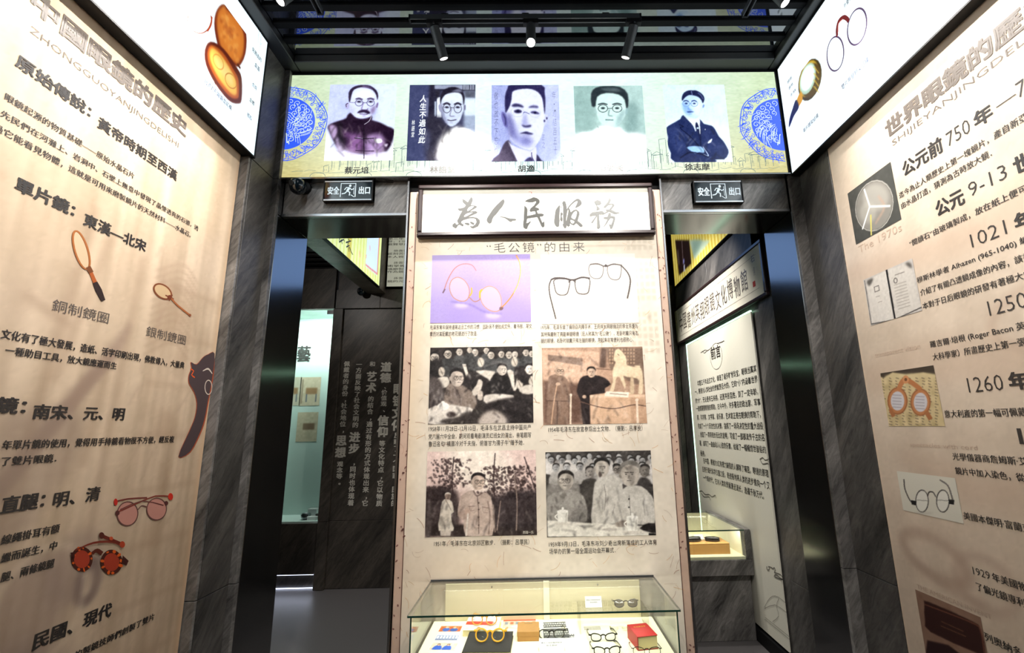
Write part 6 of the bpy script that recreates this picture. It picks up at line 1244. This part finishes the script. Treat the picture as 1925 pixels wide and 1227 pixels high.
r = empty('white_block', (-2.60, 5.45, .70), 0, 'taller white block with a clear top at the back of the alcove shelf', 'display block'); MB().box(-.05, .05, -.04, .04, 0, .10).build('block', 'white', r, .003); MB().box(-.055, .055, -.045, .045, .10, .108).build('top_plate', 'acrylic', r, .001)
r = empty('leather_case', (-2.475, 5.34, .70), .2, 'dark leather case on the alcove shelf', 'case'); MB().box(-.04, .04, -.03, .03, 0, .045).build('body', 'leather', r, .008, seg=3); MB().box(-.041, .041, -.031, .031, .045, .06).build('lid', 'leather', r, .008, seg=3)
# lightbox on the beam, and the white text banner that closes it
LB2 = lightbox('lightbox', 'L', -1.765, 2.98, 4.86, 3.315, 4.10, .03, 'yellow green backlit panel with black brush writing, beyond the left doorway')
p = Paint(150, 64, LB2.rect, (232, 244, 172)); p.noise(5, 2, sx=1.2); xs_ = (np.arange(150) % 6 < 2)[None, :, None]; p.a -= xs_*np.array((18, 14, 50.)); p.poly([(3.98, 3.31), (4.05, 3.31), (4.05, 4.1), (3.98, 4.1)], (206, 186, 60), .8, .8, 0)
p.poly([(4.42, 3.40), (4.78, 3.42), (4.78, 4.10), (4.42, 4.10)], (216, 240, 255), .6, 1, 0); p.line([(4.43, 3.42), (4.77, 3.44), (4.77, 4.1)], 1.4, (226, 110, 120), sm=0); p.build(LB2, 'film', 'film_back', .0)
kz = lambda x, y: LB2.uv(510+x*.2446, 400+y*.2445)
f = Flat(LB2, kz)
for s_ in ('520,190 560,188', '525,192 520,215', '535,205 545,240', '520,225 555,205 560,225', '580,190 618,188', '590,200 600,215', '572,228 612,215', '590,225 585,262', '575,262 600,250', '600,262 612,300 626,322', '592,262 596,300'): f.stroke(s_, (.016, .010), (30, 34, 24), 2)
for s_ in ('676,292 680,345', '755,250 758,292', '728,320 726,350'): f.stroke(s_, .012, (226, 120, 150))
f.build('brush_writing', 'film_back')
WB = lightbox('lightbox', 'F', 5.15, -1.782, -1.30, 3.405, 4.09, .04, 'pale panel of Chinese text facing the camera, beyond the left doorway')
p = Paint(60, 24, WB.rect, (206, 206, 186)); p.build(WB, 'film', 'film_dim')
for t, x0, x1, y in (('第三年（1635', 729, 790, 451), ('登，口識考中', 728, 790, 456), ('觀賢草廬的啓', 728, 790, 461.5), ('他喜愛科', 740, 776, 473.5), ('從刻苦鑽研西', 728, 790, 479), ('多人視力不佳', 728, 790, 485), ('孫雲球將', 740, 776, 496), ('術掌握了“磨', 728, 790, 502), ('璃磨製，孫雲', 728, 790, 508), ('作為鏡片原料', 728, 790, 513), ('孫雲球一', 740, 776, 525), ('鏡的光學製造', 728, 790, 531)):
    a = WB.uv(x0, y); b_ = WB.uv(x1, y); WB.text(t, a[0], b_[0], a[1], .030, 'ink_soft', .0015, .01)
WB2 = lightbox('lightbox', 'F', 5.15, -1.27, 1.02, 3.405, 4.09, .04, 'blue white backlit banner mirrored as a glow in the polished jambs')
p = Paint(40, 20, WB2.rect, (150, 190, 255)); p.build(WB2, 'film', 'film_ban')
lb_ = Board('light_board', 'F', BY-.012, -.1, .1, 'green edged board on the far wall, mirrored in the polished jambs', 'display board')
lb_.box('panel', 'stone_dim', -.85, .70, .12, 2.36, 0, .012); lb_.box('led_strip', 'led_green', -.85, .70, 2.36, 2.372, 0, .014)
# ================================================================== ROOM BEYOND THE RIGHT DOORWAY
LB3 = lightbox('lightbox', 'R', 1.745, -5.10, -2.98, 3.340, 4.10, .03, 'yellow backlit panel with dark pictures, high beyond the right doorway')
p = Paint(150, 64, LB3.rect, (246, 226, 120)); p.noise(6, 1.5, sx=1.2); ys_ = (np.arange(150) % 5 < 2)[None, :, None]; p.a -= ys_*np.array((30, 40, 60.))
ky = lambda x, y: LB3.uv(1240+x*.2446, 400+y*.2445); kp = lambda s_: [ky(*q) for q in parse(s_)]
p.poly(kp('120,208 228,208 244,385 150,478'), (40, 26, 24), .6, 1, 0); p.poly(kp('228,208 390,208 350,262 268,355'), (196, 214, 186), .8, 1, 0); p.poly(kp('250,208 330,208 300,290 262,330'), (160, 190, 170), 1.5, .9, 0)
p.line(kp('172,215 182,390'), 1.5, (110, 90, 90)); p.ell(*ky(186, 370), .022, .03, (150, 150, 220), .5); p.line(kp('190,400 190,440'), 2.4, (220, 220, 240)); p.line(kp('140,290 150,390'), 2, (120, 104, 90), 1); p.build(LB3, 'film', 'film_dim', .0)
M['bronze'] = plain('bronze brown panel', rgb(120, 86, 52), .35, .4)
e_ = Board('lightbox', 'F', 5.155, 1.2, 3.41, 'bronze brown end panel high on the far wall beyond the right doorway', 'panel'); e_.box('panel', 'bronze', 1.06, 1.70, 3.41, 4.10, -.02, 0, .003); e_.box('frame_bar', 'black', 1.05, 1.71, 3.395, 3.41, -.02, .006, .001); e_.o.name = 'end_panel'
# long plaque on the right wall
SG = Board('plaque', 'R', 1.742, -4.3, 2.60, 'long framed white plaque with eleven brush characters on the right wall, beyond the right doorway', 'framed calligraphy')
sa, sb, sc_, sd = -5.18, -3.105, 2.625, 3.075
for a, b, c, d in ((sa, sb, sc_, sc_+.03), (sa, sb, sd-.03, sd), (sa, sa+.03, sc_+.029, sd-.029), (sb-.03, sb, sc_+.029, sd-.029)): SG.box('frame_rail', 'wood_frame', a, b, c, d, -.026, .004, .005)
SG.box('paper', plain('plaque paper', rgb(232, 226, 208), .6), sa+.02, sb-.02, sc_+.02, sd-.02, -.02, -.006)
f = Flat(SG, n0=-.005)
f.stroke([(sa+.09, sc_+.09), (sb-.10, sc_+.09), (sb-.10, sd-.09), (sa+.09, sd-.09)], .003, (150, 140, 128), closed=True); f.poly([(sb-.19, sc_+.12), (sb-.15, sc_+.12), (sb-.15, sc_+.165), (sb-.19, sc_+.165)], (190, 60, 40)); f.build('border_line', 'print')
n = 11; L0, L1 = -5.06, -3.36
for i, ch in enumerate('中國德州英翔眼鏡文化博物館'[:13]):
    st_ = (L1-L0)/13; SG.text(ch, L0+st_*i+.010, L0+st_*(i+1)-.012, 2.755+.012*math.sin(i*2.1), .185, 'ink_soft', -.0045, .006, name='brush_character')
SG.text('石', -3.285, -3.225, 2.94, .055, 'ink_soft', -.0045, 0, name='signature'); SG.text('九零春', -3.27, -3.24, 2.83, .07, 'ink_soft', -.0045, -.01, name='signature')
spot('plaque_lamp', (.9, 3.9, 4.0), (1.74, 4.35, 2.85), K_BACK*1.5, 44, .8)
# foreword board
FB = Board('exhibition_board', 'R', 1.758, -4.0, .14, 'white foreword board edged with pale green light, beyond the right doorway', 'display board')
fa, fb_, fc, fd = -4.90, -3.40, .12, 2.575
FB.box('panel', plain('foreword panel', rgb(226, 222, 206), .6, noise=.03, nscale=60), fa, fb_, fc, fd, -.012, -.0005)
FB.box('led_strip', 'led_green', fa+.0, fb_, fd, fd+.012, -.010, .004); FB.box('led_strip', 'led_green', fa-.014, fa, fc, fd+.012, -.010, .004)
kf = (1270, 640, 360/1227)
def ft(t, x0, y0, x1, y1, h=.058, bold=.008):
    a = FB.uv(kf[0]+x0*kf[2], kf[1]+y0*kf[2]); b = FB.uv(kf[0]+x1*kf[2], kf[1]+y1*kf[2]); FB.text(t, a[0], min(b[0], fb_-.005), (a[1]+b[1])/2, h, 'ink', .0012, bold)
ft('前言', 230, 122, 292, 105, .12, .015)
for t, x0, y0, x1, y1 in (('华夏五千年远古文化，缔造了诸多旷世珍宝，眼镜当属其', 142, 292, 520, 200), ('一。眼镜对人类社会的贡献是巨大的，它的“小”内涵着世界', 126, 345, 528, 270), ('的“大”，无论是帝王将相，还是平民百姓，到了一定年龄，', 130, 402, 530, 350),
    ('一般都需要眼镜的帮助，古今中外，许多著名的政治家、军事', 134, 455, 546, 415), ('家、科学家、文学家、音乐家、艺术家正是在眼镜的帮助下，', 140, 510, 548, 495), ('完成了一个个历史性的决策，指挥了一场场决定性的重大战役', 146, 568, 567, 565),
    ('，创造了一项项奇妙无比的发明，写成了一部部流传千古的名', 150, 620, 575, 642), ('著，谱写了一曲曲动人心弦的乐章，绘就了一幅幅惊世骇俗的', 156, 678, 584, 718), ('画卷。', 162, 738, 192, 742),
    ('在中国，眼镜为3亿有视力缺陷的人解除了痛苦。眼镜的原理', 180, 790, 622, 876), ('应用于现代科学仪器之后，奇迹般地将人类的进步推向一个又', 174, 845, 614, 950), ('一个新时代，它对人类的贡献源远流长，造福千秋万代。', 180, 900, 568, 1012)):
    ft(t, x0, y0, x1, y1)
mf = lambda x, y: FB.uv(kf[0]+x*kf[2], kf[1]+y*kf[2])
f = Flat(FB, mf); f.ell((261, 100), 38, 84, (110, 104, 98), .004)
for s_ in ('162,78 175,70 185,80 200,66 215,58 232,42', '170,72 190,60 205,64', '265,18 290,12 312,0', '540,760 560,750 575,765 600,758', '545,765 560,790 590,785 600,795', '145,968 170,962 190,985 215,985 235,1000 255,990 262,1010', '165,975 185,1000 215,1000 225,1022', '180,1120 205,1140 230,1130 250,1150', '200,1140 215,1170 260,1180 280,1165'): f.stroke(s_, .006, (84, 78, 72), 3)
m5 = (1280, 940, 220/941)
g = lambda s_: [((m5[0]+a*m5[2]-kf[0])/kf[2], (m5[1]+b*m5[2]-kf[1])/kf[2]) for a, b in parse(s_)]
for s_, w_ in (('695,530 692,550 705,562 715,548 705,532 730,540 745,550 752,540 762,560 752,580 790,590 815,610 820,635 795,620 770,600 750,610 790,630 820,640', .006), ('675,860 700,810 740,770 790,780 850,830', .003), ('675,870 760,840 850,900', .003), ('680,940 880,1100', .003), ('740,975 790,930 770,850 790,790', .003), ('676,955 878,1118', .003)): f.stroke(g(s_), w_, (120, 112, 104) if w_ < .005 else (70, 66, 62), 2)
prop(f.build('line_drawing', 'print'), kind='stuff')
# second display case
CX0, CX1, CY0, CY1 = 1.02, 1.755, 3.80, 4.62
d2 = empty('display_case', (1.4, 4.2, 0), 0, 'stone display case with glass top against the right wall, beyond the right doorway', 'display case')
def dbx(name, mat, *a, bevel=0):
    o = MB().box(*a).build(name, mat, d2, bevel); o.matrix_parent_inverse = Matrix.Translation(-Vector((1.4, 4.2, 0))); return o
dbx('pedestal', 'stone_y', CX0+.12, CX1-.01, CY0+.05, CY1, .0, .49, bevel=.003); dbx('slab', 'stone_y', CX0, CX1, CY0, CY1, .492, .612, bevel=.003); dbx('end_wall', 'stone_y', 1.705, CX1, CY0, CY1, .614, .842, bevel=.003)
dbx('floor_lining', 'cream', CX0+.01, 1.704, CY0+.012, CY1-.03, .613, .632); dbx('back_lining', 'cream', CX0+.01, 1.704, CY1-.03, CY1-.02, .632, .825); dbx('side_lining', 'cream', 1.696, 1.704, CY0+.05, CY1-.03, .632, .825)
dbx('front_glass', 'glass', CX0, 1.704, CY0+.002, CY0+.008, .613, .830); dbx('top_glass', 'glass', CX0, 1.705, CY0, CY1, .832, .840); dbx('side_glass', 'glass', CX0, CX0+.006, CY0+.01, CY1, .613, .830); dbx('glass_edge', 'glass_edge', CX0, 1.705, CY0-.002, CY0, .831, .841)
area('case_strip_lamp', (1.38, CY0+.06, .815), (1.38, CY0+.35, .63), 1.3, .6, .02, (1, .97, .86)); area('case_strip_lamp', (1.38, CY1-.08, .815), (1.38, CY1-.3, .63), .8, .6, .02, (1, .97, .86))
r = empty('wooden_block', (1.44, 3.99, .632), 0, 'honey coloured wooden block in the display case beyond the right doorway', 'display block')
MB().box(-.175, .175, -.10, .10, 0, .078).build('block', 'wood', r, .002); MB().box(-.176, .176, -.101, .101, .078, .084).build('top_board', 'wood', r, .001)
def glcase(x, y, z, rz, label, s=1, mat='leather', opened=True):
    r = empty('spectacle_case', (x, y, z), rz, label, 'spectacle case'); m = MB(); N = 20
    def ring(sc, z): return [(.075*s*sc*math.cos(2*pi*k/N), .032*s*sc*math.sin(2*pi*k/N), z*s) for k in range(N)]
    rows = [ring(.85, 0), ring(.98, .006), ring(1, .016), ring(.97, .024), ring(.90, .024), ring(.86, .010)]
    m.add([v for q in rows for v in q], [(i*N+k, i*N+(k+1) % N, (i+1)*N+(k+1) % N, (i+1)*N+k) for i in range(5) for k in range(N)]+[tuple(range(N-1, -1, -1)), tuple(5*N+k for k in range(N))]); m.build('body', mat, r, smooth=True)
    m = MB(); rows = [ring(1, 0), ring(1, .008), ring(.85, .016), ring(.4, .020)]; m.add([v for q in rows for v in q], [(i*N+k, i*N+(k+1) % N, (i+1)*N+(k+1) % N, (i+1)*N+k) for i in range(3) for k in range(N)]+[tuple(range(N-1, -1, -1)), tuple(3*N+k for k in range(N))])
    l = m.build('lid', mat, r, smooth=True); l.location = (0, .010*s, .026*s) if not opened else (0, .045*s, .030*s); l.rotation_euler = (-.1 if not opened else -1.0, 0, 0)
    MB().cyl((-.012*s, .030*s, .022*s), (.012*s, .030*s, .022*s), .003*s, n=8).build('hinge', 'brass', r); return r
glcase(1.345, 3.965, .716, .1, 'oval black spectacle case at the left on the wooden block', .85, opened=False); glcase(1.50, 3.96, .716, -.25, 'long dark spectacle case at the right on the wooden block', .80, opened=False)
glcase(1.30, 4.32, .632, .1, 'open brown spectacle case behind the wooden block', 1.3, 'leather'); glcase(1.50, 4.30, .632, -.1, 'green tinted spectacle case behind the wooden block', .9, plain('olive leather', rgb(96, 100, 70), .4), False)
tag_holder(1.42, 4.02, .717, .075, 'label card between the two cases on the wooden block', .1, .9); tag_holder(1.59, 4.20, .632, .09, 'label card behind the right end of the wooden block', -.1, .9); tag_holder(1.23, 4.05, .632, .08, 'label card left of the wooden block', .1, .9); tag_holder(1.30, 4.20, .632, .08, 'label card behind the left end of the wooden block', .1, .9)
bpy.context.view_layer.update()
